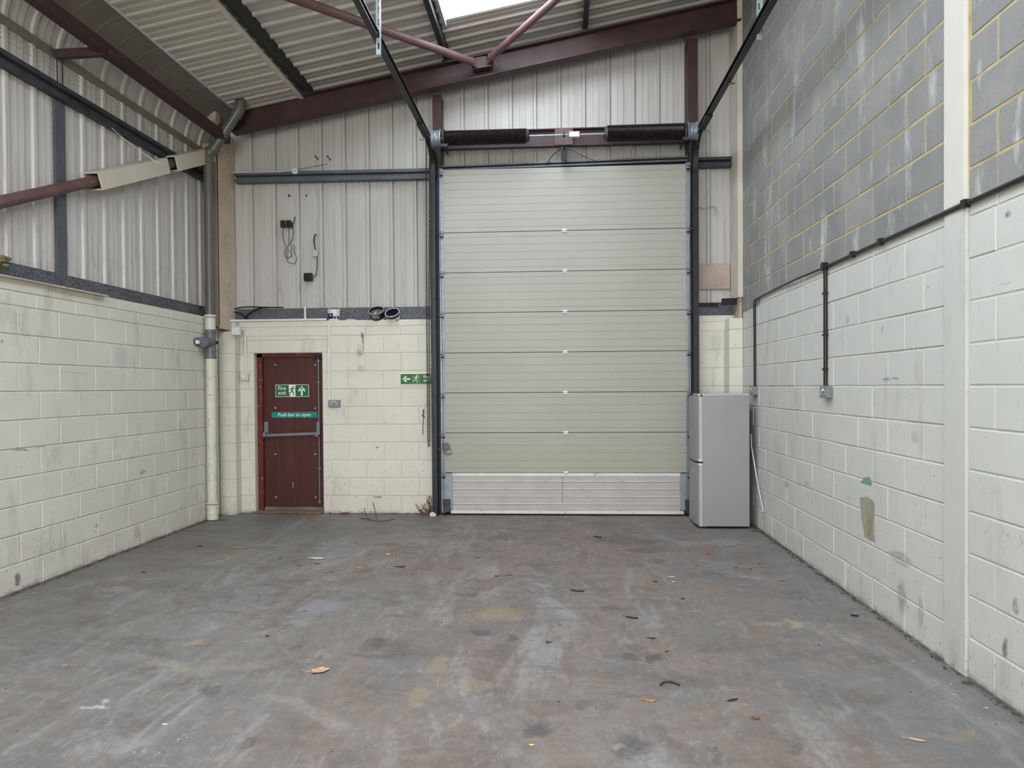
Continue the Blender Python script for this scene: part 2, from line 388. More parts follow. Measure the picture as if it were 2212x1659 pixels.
M['tub_white'] = plain('white_tub_plastic', (216, 216, 210), 0.35, var=0.04)
M['wet_paint'] = plain('dried_grey_paint', (112, 102, 96), 0.3, var=0.2, scale=30)
M['yellow_wool'] = plain('yellow_insulation', (118, 112, 78), 0.9, var=0.2, scale=30)
M['board'] = plain('pinkish_board', (178, 160, 148), 0.7, var=0.1)
M['leaf_dark'] = plain('dark_brown_leaf', (52, 40, 32), 0.7, var=0.3, scale=60)
M['leaf_brown'] = plain('brown_leaf', (108, 78, 56), 0.7, var=0.25, scale=60)
M['leaf_tan'] = plain('tan_leaf', (196, 158, 120), 0.7, var=0.15, scale=60)
M['leaf_orange'] = plain('orange_leaf', (182, 130, 78), 0.7, var=0.2, scale=60)
M['leaf_yellow'] = plain('yellow_green_leaf', (146, 136, 70), 0.7, var=0.2, scale=60)
M['leaf_olive'] = plain('olive_leaf', (84, 82, 54), 0.7, var=0.2, scale=60)
M['litter_red'] = plain('red_litter', (190, 70, 66), 0.5)
M['cream_chip'] = plain('pale_chip', (214, 212, 200), 0.7, var=0.1)
M['yellow_chip'] = plain('yellow_foam_chip', (214, 184, 122), 0.8, var=0.1)
M['step'] = plain('worn_door_step', (110, 104, 98), 0.8, var=0.2)
M['rust_edge'] = plain('rusty_step_edge', (140, 96, 66), 0.8, var=0.25, scale=25)
M['mark_grey'] = plain('bare_grey_patch', (130, 132, 144), 0.8, var=0.2, scale=30)

def floor_mat():
    t = NT('worn_grey_painted_concrete')
    x, y, z = t.xyz()
    base = t.mix(t.ramp(t.noise(0.55, 4, 0.6), 0.32, 0.68), lin((100, 98, 96)), lin((128, 126, 123)))
    base = t.mix(t.ramp(t.noise(2.6, 6, 0.7, loc=(3, 1, 0)), 0.40, 0.66, 0, 0.55), base, lin((126, 122, 116)))
    # brown tracked-in dirt, heavier in the middle and by the big door
    cxm = t.math('SUBTRACT', 1.0, t.ramp(t.math('ABSOLUTE', t.math('SUBTRACT', x, 0.0)), 0.6, 2.6))
    far = t.ramp(y, 2.2, 7.5, 0.45, 1.0); zone = t.math('MULTIPLY', cxm, far)
    n1 = t.noise(1.5, 7, 0.72, stretch=(1, 0.7, 1), dist=0.5); n2 = t.noise(7, 6, 0.75, stretch=(1.3, 0.8, 1))
    dirt = t.math('ADD', t.math('MULTIPLY', n1, 0.65), t.math('MULTIPLY', n2, 0.35))
    dm = t.ramp(t.math('ADD', dirt, t.math('MULTIPLY', zone, 0.15)), 0.52, 0.61, 0, 0.75)
    base = t.mix(dm, base, lin((128, 112, 100)))
    dm2 = t.math('MULTIPLY', t.ramp(t.math('ADD', t.noise(2.3, 7, 0.75, loc=(7, 7, 0)), t.math('MULTIPLY', zone, 0.06)), 0.55, 0.64), 0.75)
    base = t.mix(dm2, base, lin((100, 88, 79)))
    ora = t.math('MULTIPLY', t.ramp(t.noise(5, 6, 0.7, loc=(2, 5, 0)), 0.56, 0.64), 0.5); base = t.mix(ora, base, lin((130, 119, 103)))
    # pale and dark swirled wiping marks
    sw = t.noise(1.1, 6, 0.7, dist=1.8, stretch=(1.4, 0.5, 1), loc=(1, 8, 0)); base = t.mix(t.ramp(sw, 0.54, 0.64, 0, 0.6), base, lin((150, 149, 147)))
    sw2 = t.noise(1.6, 6, 0.7, dist=1.5, stretch=(0.6, 1.6, 1), loc=(11, 2, 0)); base = t.mix(t.ramp(sw2, 0.54, 0.63, 0, 0.6), base, lin((98, 98, 100)))
    f1 = t.noise(18, 6, 0.8, stretch=(1, .7, 1), dist=.4); base = t.mix(t.ramp(f1, 0.50, 0.62, 0, 0.45), base, lin((104, 98, 93)))
    f2 = t.noise(14, 6, 0.8, loc=(9, 9, 0), dist=.6); base = t.mix(t.ramp(f2, 0.54, 0.64, 0, 0.42), base, lin((152, 150, 147)))
    f3 = t.noise(30, 5, 0.8, loc=(3, 6, 0)); base = t.mix(t.ramp(f3, 0.54, 0.62, 0, 0.35), base, lin((128, 108, 94)))
    st1 = t.noise(2.2, 7, 0.75, stretch=(2.6, 0.45, 1), dist=0.7, loc=(6, 3, 0)); base = t.mix(t.ramp(st1, 0.55, 0.63, 0, 0.6), base, lin((112, 96, 86)))
    st2 = t.noise(2.0, 7, 0.75, stretch=(0.5, 2.2, 1), dist=0.8, loc=(1, 6, 3)); base = t.mix(t.ramp(st2, 0.56, 0.64, 0, 0.5), base, lin((92, 86, 82)))
    st3 = t.noise(3.0, 7, 0.75, stretch=(1.8, 0.6, 1), dist=0.9, loc=(8, 1, 5)); base = t.mix(t.ramp(st3, 0.57, 0.66, 0, 0.5), base, lin((148, 146, 142)))
    g1 = t.noise(9, 8, 0.85, dist=0.3, loc=(12, 4, 0)); base = t.mix(t.ramp(g1, 0.52, 0.60, 0, 0.35), base, lin((92, 88, 85)))
    g2 = t.noise(11, 8, 0.85, dist=0.3, loc=(4, 14, 0)); base = t.mix(t.ramp(g2, 0.54, 0.62, 0, 0.32), base, lin((146, 144, 141)))
    # darker, cleaner strips along the side walls
    bl = t.math('MULTIPLY', t.ramp(x, -4.25, -3.2, 1, 0), t.ramp(t.noise(1.3, 4, loc=(1, 1, 1)), 0.35, 0.6)); base = t.mix(t.math('MULTIPLY', bl, 0.30), base, lin((104, 98, 94)))
    br = t.math('MULTIPLY', t.ramp(x, 1.0, 2.2, 0, 1), t.ramp(t.noise(1.1, 3, loc=(5, 1, 1)), 0.3, 0.6)); base = t.mix(t.math('MULTIPLY', br, 0.45), base, lin((112, 112, 112)))
    # fine scratches
    s1 = t.noise(7, 4, 0.6, stretch=(6, 0.55, 1), dist=0.4); base = t.mix(t.ramp(s1, 0.66, 0.70, 0, 0.30), base, lin((168, 167, 164)))
    s2 = t.noise(6, 4, 0.6, stretch=(0.7, 6, 1), dist=0.4, loc=(4, 4, 0)); base = t.mix(t.ramp(s2, 0.64, 0.69, 0, 0.35), base, lin((88, 84, 82)))
    s3 = t.noise(110, 3, 0.7); base = t.mix(t.ramp(s3, 0.56, 0.64, 0, 0.35), base, lin((88, 84, 80)))
    # gritty edge along the walls
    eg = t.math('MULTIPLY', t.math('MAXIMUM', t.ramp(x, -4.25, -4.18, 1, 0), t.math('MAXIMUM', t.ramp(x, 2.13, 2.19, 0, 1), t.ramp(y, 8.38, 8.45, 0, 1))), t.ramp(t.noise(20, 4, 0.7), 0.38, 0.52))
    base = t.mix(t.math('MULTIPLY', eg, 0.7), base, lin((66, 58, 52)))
    wob = t.n.new('ShaderNodeTexNoise'); wob.inputs['Scale'].default_value = 9; wob.inputs['Detail'].default_value = 4; t.link(t.pos, wob.inputs['Vector'])
    wm = t.n.new('ShaderNodeVectorMath'); wm.operation = 'SCALE'; wm.inputs['Scale'].default_value = 0.20; t.link(wob.outputs['Color'], wm.inputs[0])
    wa = t.n.new('ShaderNodeVectorMath'); wa.operation = 'ADD'; t.link(t.pos, wa.inputs[0]); t.link(wm.outputs[0], wa.inputs[1])
    grit = t.ramp(t.noise(45, 4, 0.7), 0.32, 0.55, 0.35, 1.0)
    DK = (72, 71, 72); TAN = (154, 136, 106); WH = (190, 190, 188); BR = (112, 92, 80); YE = (178, 162, 112); LIL = (150, 150, 162)
    for px, py, hw, hh, c, st in [
        (1040, 1365, 26, 7, DK, .75), (1105, 1378, 15, 6, DK, .75), (1320, 1315, 17, 5, DK, .5), (1365, 1420, 14, 6, DK, .75), (1407, 1421, 14, 8, DK, .8),
        (1160, 1575, 32, 13, DK, .7), (1362, 1612, 40, 24, DK, .62), (545, 1598, 22, 18, DK, .62), (457, 1490, 22, 11, DK, .65), (640, 1398, 20, 7, DK, .5),
        (805, 1390, 30, 15, DK, .6), (810, 1415, 70, 5, DK, .5), (1250, 1525, 15, 11, DK, .4), (1541, 1632, 16, 20, DK, .5), (1725, 1615, 24, 6, DK, .5),
        (1080, 1325, 52, 14, TAN, .45), (945, 1435, 22, 26, TAN, .45), (905, 1505, 20, 22, TAN, .45), (1035, 1480, 36, 14, TAN, .35), (422, 1387, 20, 9, TAN, .7),
        (205, 1524, 30, 4, WH, .7), (235, 1512, 14, 5, WH, .6), (1057, 1235, 24, 14, WH, .22), (1340, 1610, 14, 8, WH, .3), (715, 1347, 0.1, 0.1, WH, 0), (1715, 1347, 15, 6, YE, .6), (1655, 1347, 30, 5, YE, .35),
        (1350, 1168, 60, 9, DK, .5), (1400, 1188, 46, 6, DK, .4), (1420, 1213, 16, 5, DK, .5), (1165, 1225, 18, 12, DK, .35), (1170, 1252, 24, 7, DK, .4),
        (190, 1205, 60, 10, BR, .5), (400, 1180, 90, 10, BR, .45), (250, 1262, 50, 7, BR, .6), (1520, 1183, 34, 8, BR, .6), (1640, 1590, 60, 40, BR, .3),
        (690, 1310, 42, 18, LIL, .38), (640, 1345, 50, 6, WH, .12), (440, 1440, 160, 7, YE, .14), (1010, 1285, 30, 5, DK, .45), (2060, 1590, 60, 10, TAN, .35), (1830, 1440, 26, 12, BR, .2)]:
        if hw < 1: continue
        q = P(px, py, z=0); dd = q.y; rx = hw*dd/CF; ry = hh*dd*dd/(CAMZ*CF)
        mp = t.n.new('ShaderNodeMapping'); mp.vector_type = 'TEXTURE'; t.link(wa.outputs[0], mp.inputs[0])
        mp.inputs['Location'].default_value = (q.x+0.10, q.y+0.10, 0.05); mp.inputs['Scale'].default_value = (rx, ry, 5)
        ln = t.n.new('ShaderNodeVectorMath'); ln.operation = 'LENGTH'; t.link(mp.outputs[0], ln.inputs[0])
        f = t.math('MULTIPLY', t.ramp(ln.outputs['Value'], 1.25, 0.75, 0, st), grit)
        base = t.mix(f, base, lin(c))
    # faint curved tyre arcs on the right
    for (ax, ay), r_, wd, st, c in [((0.15, 3.35), 1.33, 0.11, .35, (98, 98, 98)), ((0.15, 3.75), 0.98, 0.07, .30, (100, 100, 100)), ((-3.4, 0.2), 3.9, 0.05, .3, (160, 158, 152)), ((-2.2, 1.2), 2.9, 0.04, .25, (110, 104, 98))]:
        mp = t.n.new('ShaderNodeMapping'); mp.vector_type = 'TEXTURE'; t.link(wa.outputs[0], mp.inputs[0]); mp.inputs['Location'].default_value = (ax, ay, 0.05)
        ln = t.n.new('ShaderNodeVectorMath'); ln.operation = 'LENGTH'; t.link(mp.outputs[0], ln.inputs[0])
        dd = t.math('ABSOLUTE', t.math('SUBTRACT', ln.outputs['Value'], r_)); f = t.math('MULTIPLY', t.math('MULTIPLY', t.ramp(dd, wd, wd*0.6, 0, st), grit), t.ramp(t.noise(1.2, 2, loc=(2, 2, 2)), 0.40, 0.58))
        base = t.mix(f, base, lin(c))
    t.bump(t.math('ADD', t.noise(50, 5, 0.7), t.math('MULTIPLY', t.noise(4, 3), 0.8)), 0.22, 0.004)
    rg = t.ramp(t.noise(3, 5), 0.3, 0.7, 0.48, 0.72)
    return t.done(base, rg, 0, 0.35)
M['floor'] = floor_mat()
def glow():
    t = NT('bright_translucent_rooflight'); e = t.n.new('ShaderNodeEmission')
    n = t.noise(3, 3); c = t.mix(t.ramp(n, 0.3, 0.7), (0.74, 0.84, 1.0, 1), (0.86, 0.93, 1.0, 1))
    t.link(c, e.inputs[0]); e.inputs[1].default_value = SKY_STRENGTH
    t.link(e.outputs[0], t.n['Material Output'].inputs[0]); return t.m
M['rooflight'] = glow()

# ------------------------------------------------------------------ room dimensions
XL, XR, YB = -4.25, 2.196, 8.48
YF = -7.0
LV = lambda k: 1.572+0.225*k                   # block course levels
def zroof(x): return 5.745+0.1845*x            # underside of the purlins

# ------------------------------------------------------------------ shell
fl = MB().box((XL-0.3, YF-0.2, -0.15), (XR+0.3, YB+0.6, 0)).build('floor', M['floor'])
tag(fl, 'worn grey painted concrete floor with brown dirt and dark stains', 'floor', kind='structure')

def block_mesh(cache, L, H, mat, dep=0.03, gx=0.0035, gz=0.005, ch=0.004):
    key = (round(L, 3), round(H, 3), mat.name, dep, gx)
    if key in cache: return cache[key]
    a = L/2-gx; b = H/2-gz
    mb = MB()
    o = [(-a, ch, -b), (a, ch, -b), (a, ch, b), (-a, ch, b)]
    i_ = [(-a+ch, 0, -b+ch), (a-ch, 0, -b+ch), (a-ch, 0, b-ch), (-a+ch, 0, b-ch)]
    k = [(-a, dep, -b), (a, dep, -b), (a, dep, b), (-a, dep, b)]
    mb.add(k+o+i_, [(0, 1, 5, 4), (1, 2, 6, 5), (2, 3, 7, 6), (3, 0, 4, 7), (4, 5, 9, 8), (5, 6, 10, 9), (6, 7, 11, 10), (7, 4, 8, 11), (8, 9, 10, 11), (3, 2, 1, 0)])
    me = mb.mesh('block', mat); cache[key] = me; return me
CACHE = {}
def in_view(q, mg=60):
    v = Vector(q)-Vector((0, 0, CAMZ)); d = v.dot(fwd)
    if d < 0.3: return False
    x = CX+CF*v.dot(rgt)/d; y = CY-CF*v.dot(upv)/d
    return -mg < x < 2212+mg and -mg < y < 1659+mg
def block_row(parent, kind, face, z0, z1, u0, u1, phase, mat, L=0.45, rest=None, jit=0.0012, dep=0.03, gx=0.0025, gz=0.004):
    """kind: 'L','B','R' wall; u runs along Y (side walls) or X (back wall)"""
    k = math.floor((u0-phase)/L); u = phase+k*L
    while u < u1-1e-6:
        a = max(u, u0); b = min(u+L, u1); u += L
        if b-a < 0.02: continue
        c = (a+b)/2; zc = (z0+z1)/2; j = random.uniform(-jit, jit)
        if kind == 'L': loc = (face+j, c, zc); rot = R(90)
        elif kind == 'R': loc = (face-j, c, zc); rot = R(-90)
        else: loc = (c, face-j, zc); rot = 0
        if rest is not None and not (in_view(loc) or in_view((loc[0], a if kind != 'B' else loc[1], z1)) or in_view((loc[0], b if kind != 'B' else loc[1], z0))):
            rest.append((loc, rot, b-a, z1-z0)); continue
        o = bpy.data.objects.new('block', block_mesh(CACHE, b-a, z1-z0, mat, dep, gx, gz, 0.005))
        o.location = Vector(loc)-parent.location; o.rotation_euler = (random.uniform(-.002, .002), 0, rot+random.uniform(-.0015, .0015)); o.parent = parent
        COL.objects.link(o)
def rest_blocks(parent, rest, mat):
    mb = MB()
    for loc, rot, L, H in rest:
        T = Matrix.Translation(loc) @ Matrix.Rotation(rot, 4, 'Z')
        mb.box((-L/2+.0035, 0, -H/2+.005), (L/2-.0035, 0.03, H/2-.005), T)
    if rest: tag(mb.build('blockwork', mat, parent), kind='stuff')

# left wall: low blockwork with cladding above ------------------------------------------------
YS = 4.3
wl = MB().box((XL-0.10, YS, 0), (XL-0.0075, YB+0.12, 2.462)).box((XL-0.10, YF, 0), (XL, YS, 2.462)).build('wall_left', M['mortar_paint'], loc=(XL, 6.3, 0))
tag(wl, 'cream painted blockwork wall on the left with ribbed cladding above', 'wall', kind='structure')
rows = [(LV(k), LV(k+1), k) for k in range(-7, 3)]
PHL = 7.844
for z0, z1, k in rows:
    block_row(wl, 'L', XL, max(z0, 0.002), z1, YS, 8.33, PHL+(0.225 if k % 2 else 0), M['paint_left'])
block_row(wl, 'L', XL, LV(3)-0.0, LV(3)+0.115-0.0, YS, 8.33, PHL+0.225, M['paint_left']) if False else None
block_row(wl, 'L', XL, LV(3), LV(3)+0.113, YS, 8.33, PHL+0.20, M['paint_left'])
block_row(wl, 'L', XL, LV(3)+0.113, 2.462, YS, 8.33, PHL+0.35, M['paint_left'], L=0.9)

# back wall -----------------------------------------------------------------------------------
wb = MB()
for a, b in [((XL, YB+.0075, 0), (-3.86, YB+.12, 2.44)), ((-3.86, YB+.0075, 2.035), (-2.975, YB+.12, 2.44)), ((-2.975, YB+.0075, 0), (-1.47, YB+.12, 2.44)), ((1.64, YB+.0075, 0), (XR, YB+.12, 2.44))]:
    wb.box(a, b)
wb = wb.build('wall_back', M['mortar_paint'], loc=(-1, YB, 0))
tag(wb, 'back wall of cream painted blockwork below and ribbed pale cladding above', 'wall', kind='structure')
PHB = -2.644
for k in range(-7, 3):
    z0, z1 = max(LV(k), .002), LV(k+1); ph = PHB+(0 if k % 2 == 0 else 0.225)
    if k < 2:
        block_row(wb, 'B', YB, z0, z1, XL+.15, -3.86, ph+0.06, M['paint_back'])
        block_row(wb, 'B', YB, z0, z1, -2.975, -1.47, ph, M['paint_back'])
    else:
        block_row(wb, 'B', YB, z0, z1, XL+.15, -3.95, ph, M['paint_back'])
        block_row(wb, 'B', YB, z0, z1, -2.90, -1.47, ph, M['paint_back'])
        block_row(wb, 'B', YB, 2.035, 2.195, -3.95, -2.90, -3.95, M['paint_back'], L=1.05)
        block_row(wb, 'B', YB, 2.195, z1, -3.95, -2.90, -3.95, M['paint_back'], L=1.05)
    block_row(wb, 'B', YB, z0, z1, 1.66, XR-.165, 1.72+(0 if k % 2 else .18), M['paint_back'])
block_row(wb, 'B', YB, LV(3), LV(3)+.113, XL+.15, -1.47, PHB+.225, M['paint_back'])
block_row(wb, 'B', YB, LV(3)+.113, 2.44, XL+.15, -1.47, -3.3, M['paint_back'], L=1.2)
block_row(wb, 'B', YB, LV(3), LV(3)+.113, 1.66, XR, 1.3, M['paint_back'], L=1.2)
block_row(wb, 'B', YB, LV(3)+.113, 2.44, 1.66, XR-.06, 1.3, M['paint_back'], L=1.2)
# corner piers
MB().box((XL, 8.342, 0), (-4.042, YB+.01, 2.30)).build('pier_core', M['mortar_paint'], wb)
MB().box((2.036, 8.262, 0), (XR, YB+.01, 2.38)).build('pier_core', M['mortar_paint'], wb)
MB().box((XL-.2, 8.67, 2.4), (XR+.2, 8.70, 6.7)).box((-4.42, 8.40, 2.4), (-4.395, 8.68, 5.3)).build('outer_cladding', M['clad_dark'], wb)
for k in range(-7, 3):
    z0, z1 = max(LV(k), .002), LV(k+1)
    block_row(wb, 'B', 8.335, z0, z1-(0.0 if k < 2 else .04), XL+.004, -4.035, XL+(.1 if k % 2 else -.05), M['paint_back'], L=0.3, dep=.14)
    block_row(wb, 'B', 8.255, z0, z1, 2.03, XR-.004, 2.03, M['paint_back'], L=0.3, dep=.225)
block_row(wb, 'B', 8.255, LV(3), LV(3)+.14, 2.03, XR-.004, 2.03, M['paint_back'], L=0.3, dep=.225)

# right wall ----------------------------------------------------------------------------------
wr = MB().box((XR+.0055, 2.2, 0), (XR+0.12, YB+.12, 2.72)).box((XR+.0035, 2.2, 2.72), (XR+0.12, YB+.12, 6.35)).box((XR, YF, 0), (XR+.12, 2.2, 6.35)).build('wall_right', M['mortar_right'], loc=(XR, 5, 0))
tag(wr, 'tall right wall, pale painted blocks below and bare grey blocks above', 'wall', kind='structure')
rest = []
PA, PB_ = 4.475, 4.675
for k in range(-7, 4):
    z0, z1 = max(LV(k), .002), LV(k+1)
    for a, b in ((2.3, 3.80), (4.02, 8.26)):
        block_row(wr, 'R', XR, z0, z1, a, b, 4.472+(0 if k % 2 else .225), M['paint_right'], rest=rest, jit=.002)
for a, b in ((2.3, 3.80), (4.02, 8.48)):
    block_row(wr, 'R', XR, LV(4), 2.728, a, b, 4.46+.0, M['paint_right'], rest=rest)
    for j in range(0, 16):
        z0 = 2.728+.229*j
        if z0 > 6.2: break
        block_row(wr, 'R', XR, z0, z0+.229, a, b, 4.235+(0 if j % 2 else .225), M['paint_right'], rest=rest, jit=.0015, gx=.0055, gz=.0065)
rest_blocks(wr, rest, M['paint_right'])
tag(MB().bbox((XR-.012, 3.805, 0), (XR+.05, 4.015, 2.56), .004).build('trim_1', paint_block('white_painted_column_cover', (196, 196, 188))), 'white painted flat steel column cover low on the right wall', 'trim', kind='structure')
tag(MB().bbox((XR-.016, 3.812, 2.56), (XR+.05, 4.012, 6.3), .004).build('trim_2', plain('cream_white_column_cover', (206, 203, 192), 0.6, var=.03)), 'plain off-white column cover between the bare grey blocks', 'trim', kind='structure')

# wall behind the camera, with a wide opening added for the fill lamp
wf = MB().box((XL-.1, YF-.15, 0), (-2.9, YF, 6.2)).box((1.7, YF-.15, 0), (XR+.1, YF, 6.2)).box((-2.9, YF-.15, 4.3), (1.7, YF, 6.2)).build('wall_front', M['mortar_paint'])
tag(wf, 'plain wall behind the viewer around an added opening', 'wall', kind='structure')

# ------------------------------------------------------------------ cladding
def clad_profile(w=0.2935, flip=1):
    """(u, d): d = height towards the room"""
    return [(0, -.004), (.006, -.004), (.010, 0), (.080, .009), (.083, .002), (.152, .008), (.155, .001), (w-.060, .0), (w-.050, .020), (w-.016, .020), (w-.010, -.002), (w-.007, -.018), (w-.001, -.018), (w, -.004)]
def sheet_panel(prof, path, U, N2=None):
    """path: list of (point, normal); sweep prof along it, thin closed sheet"""
    mb = MB(); k = len(prof); vs = []
    for (q, n) in path:
        for u, d in prof: vs.append(Vector(q)+U*u+Vector(n)*d)
    for (q, n) in path:
        for u, d in prof: vs.append(Vector(q)+U*u+Vector(n)*(d-.006))
    m_ = len(path); fs = []; o = k*m_
    for i in range(m_-1):
        for j in range(k-1):
            fs.append((i*k+j, i*k+j+1, (i+1)*k+j+1, (i+1)*k+j)); fs.append((o+i*k+j, o+(i+1)*k+j, o+(i+1)*k+j+1, o+i*k+j+1))
    for j in range(k-1):
        fs.append((j, o+j, o+j+1, j+1)); a = (m_-1)*k; fs.append((a+j, a+j+1, o+a+j+1, o+a+j))
    mb.add(vs, fs); return mb
# back wall cladding panels: seams every 0.306 m
u = -3.602-0.306*3
while u < XR-.08:
    x0 = u; x1 = min(u+.306, 2.142); pr = [q for q in clad_profile(.306) if q[0] <= x1-x0+1e-6]
    if pr[-1][0] < x1-x0-.004: pr.append((x1-x0, pr[-1][1]))
    top = zroof((x0+x1)/2)+.14
    mb = sheet_panel(pr, [((x0, 8.64, 2.46), (0, -1, 0)), ((x0, 8.64, top), (0, -1, 0))], Vector((1, 0, 0)))
    mb.build('cladding_panel', M['clad_back'], wb); u += .306
# left wall cladding panels with the curved eave above
u = 7.86+.2935
XC = -4.36
ribs0 = 7.86-.024
n = 2
while True:
    y1 = ribs0+.028+.2935*n
    n -= 1
    if y1 < 4.2: break
    y0 = y1-.2935
    if y0 > 8.6: continue
    pr = [q for q in clad_profile(.2935) if y0+q[0] <= 8.62]
    if len(pr) < 3: continue
    sheet_panel(pr, [((XC, y0, 2.48), (1, 0, 0)), ((XC, y0, 4.50), (1, 0, 0))], Vector((0, 1, 0))).build('cladding_panel', M['clad_left'], wl)
    Rr = .50; cx_ = XC+Rr; cz_ = 4.50; path = []
    for i in range(13):
        a = PI-(PI/2-R(10.5)+0.0)*i/12*1.0
        path.append(((cx_+Rr*math.cos(a), y0, cz_+Rr*math.sin(a)), (-math.cos(a), 0, -math.sin(a))))
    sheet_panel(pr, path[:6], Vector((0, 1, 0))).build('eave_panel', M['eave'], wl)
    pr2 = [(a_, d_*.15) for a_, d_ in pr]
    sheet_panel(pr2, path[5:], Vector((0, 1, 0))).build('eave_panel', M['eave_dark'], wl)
# backing and plain cladding beyond the picture
MB().box((XC-.03, YF, 2.46), (XC-.012, 4.2, 4.95)).build('plain_cladding', M['clad_left'], wl)
# taupe strip puts the overlap's shade into colour; also crimp lines below the curve
MB().sweep([(0, 0), (.012, .004), (.012, .075), (0, .08)], [(XC+.018, 4.25, 4.46), (XC+.018, 8.6, 4.46)]).build('overlap_shade', M['clad_dark'], wl)
for zz in (4.36, 4.40, 4.43):
    MB().box((XC+.0, 4.25, zz), (XC+.009, 8.6, zz+.006)).build('crimp_line', M['clad_left'], wl)

# ------------------------------------------------------------------ ceiling
ce = empty('ceiling', (0, 5, 5.8)); tag(ce, 'sloping ribbed roof sheets rising to the right', 'ceiling', kind='structure')
nrm = Vector((.1845, 0, -1)).normalized(); sl = Vector((1, 0, .1845)).normalized()
def rpt(x, off): return Vector((x, 0, zroof(x)))+Vector((0, 0, off))
W = .2135
def roof_strip(x0, x1, y0, off, mat, name, w=W, rh=.024):
    a = rpt(x0, off); b = rpt(x1, off); a.y = b.y = y0
    pr = [(uu, -d) for uu, d in [(0, 0), (.060, 0), (.064, .004), (.110, .004), (.114, 0), (w-.072, 0), (w-.056, rh), (w-.024, rh), (w-.006, 0), (w, 0)]]
    pr = [(uu, -d) for uu, d in pr]
    sheet_panel(pr, [(a, nrm), (b, nrm)], Vector((0, 1, 0))).build(name, mat, ce)
i = 0; SK0, SK1, SX0, SX1 = 5.16, 7.62, -1.22, 0.27
y = 8.69-W
while y > 3.0:
    if y < 8.36: roof_strip(-3.93, -3.10, y, -.012, M['roof_white'], 'liner_panel', rh=.015)
    if SK0-.1 < y+W/2 < SK1:
        roof_strip(-3.3, SX0, y, .15, M['roof_grey'], 'roof_panel'); roof_strip(SX1, 2.32, y, .15, M['roof_grey'], 'roof_panel')
    else:
        roof_strip(-3.3, 2.32, y, .15, M['roof_grey'], 'roof_panel')
    y -= W
y_last = y+W
# plain continuation behind the viewer, with further rooflights
SKS = [(0.2, 3.0-.1)]
mb = MB()
def slab(x0, x1, y0, y1, off, th=.02):
    vs = []
    for x in (x0, x1):
        for yy in (y0, y1):
            for dz in (0, th): q = rpt(x, off+dz); vs.append((x, yy, q.z))
    mb.add(vs, [(0, 2, 3, 1), (4, 5, 7, 6), (0, 1, 5, 4), (2, 6, 7, 3), (0, 4, 6, 2), (1, 3, 7, 5)])
lights_ = [(SX0, SX1, 0.6, y_last-.1), (-3.0, -1.5, 0.6, y_last-.1), (SX0, SX1, -3.2, -0.6), (-3.0, -1.5, -3.2, -.6)]
slab(XL-.15, -3.0, YF-.1, y_last, .14); slab(-1.5, SX0, YF-.1, y_last, .14); slab(SX1, XR+.12, YF-.1, y_last, .14)
for xa, xb in ((-3.0, -1.5), (SX0, SX1)):
    slab(xa, xb, YF-.1, -3.2, .14); slab(xa, xb, -.6, .6, .14); slab(xa, xb, y_last-.1, y_last, .14)
slab(XL-.15, -3.9, YF-.1, 8.7, .17)
mb.build('plain_roof', M['roof_grey'], ce)
mb = MB(); slab(XL-.2, XR+.15, YF-.2, 8.8, .34, .03); mb.build('outer_sheet', M['roof_grey'], ce)
def rooflight(nm, x0, x1, y0, y1, lab):
    r0 = MB(); vs = []
    for x in (x0, x1):
        for yy in (y0, y1):
            for dz in (.17, .182): vs.append((x, yy, zroof(x)+dz))
    r0.add(vs, [(0, 2, 3, 1), (4, 5, 7, 6), (0, 1, 5, 4), (2, 6, 7, 3), (0, 4, 6, 2), (1, 3, 7, 5)])
    o = r0.build(nm, M['rooflight']); tag(o, lab, 'rooflight', kind='structure')
rooflight('window_1', SX0-.02, SX1+.02, SK0, SK1+.0, 'bright translucent rooflight between the purlins above the big door')
for i, (a, b, c, d) in enumerate(lights_):
    rooflight('window_%d' % (i+2), a, b, c, d, ['rooflight over the viewer near the middle', 'rooflight over the viewer near the left wall', 'rearmost middle rooflight behind the viewer', 'rearmost left rooflight behind the viewer'][i])
# kerb around the visible rooflight
for a, b in (((SX0-.035, SK0), (SX0+.0, SK1+.03)), ((SX1, SK0), (SX1+.035, SK1+.03))):
    x0, y0 = a; x1, y1 = b; zb = zroof((x0+x1)/2)
    MB().box((x0, y0, zb+.10), (x1, y1, zb+.19)).build('rooflight_kerb', M['roof_white'], ce)

# ------------------------------------------------------------------ steelwork
def ibeam_prof(h, b, tf=.012, tw=.008):
    return [(-b/2, 0), (b/2, 0), (b/2, tf), (tw/2, tf+.004), (tw/2, h-tf-.004), (b/2, h-tf), (b/2, h), (-b/2, h), (-b/2, h-tf), (-tw/2, h-tf-.004), (-tw/2, tf+.004), (-b/2, tf)]
ra = empty('rafter', (-1, 8.27, 5.3)); tag(ra, 'dark red I-section rafter sloping up to the right along the back wall', 'steel beam')
h = .262
MB().sweep(ibeam_prof(h, .147), [(-3.985, 8.27, zroof(-3.985)-h-.012), (2.17, 8.27, zroof(2.17)-h-.012)]).build('beam', M['red_steel'], ra)
for x in (-3.07, -1.32, .34):
    MB().box((x-.05, 8.19, zroof(x)-.012), (x+.05, 8.35, zroof(x)+.012)).build('cleat', M['galv_dark'], ra)
PUR = [(-3.06, 'leftmost dark purlin under the roof, beside the white liner strip'), (-1.315, 'dark purlin along the left edge of the bright rooflight'), (.345, 'dark purlin right of the rooflight, above the big door')]
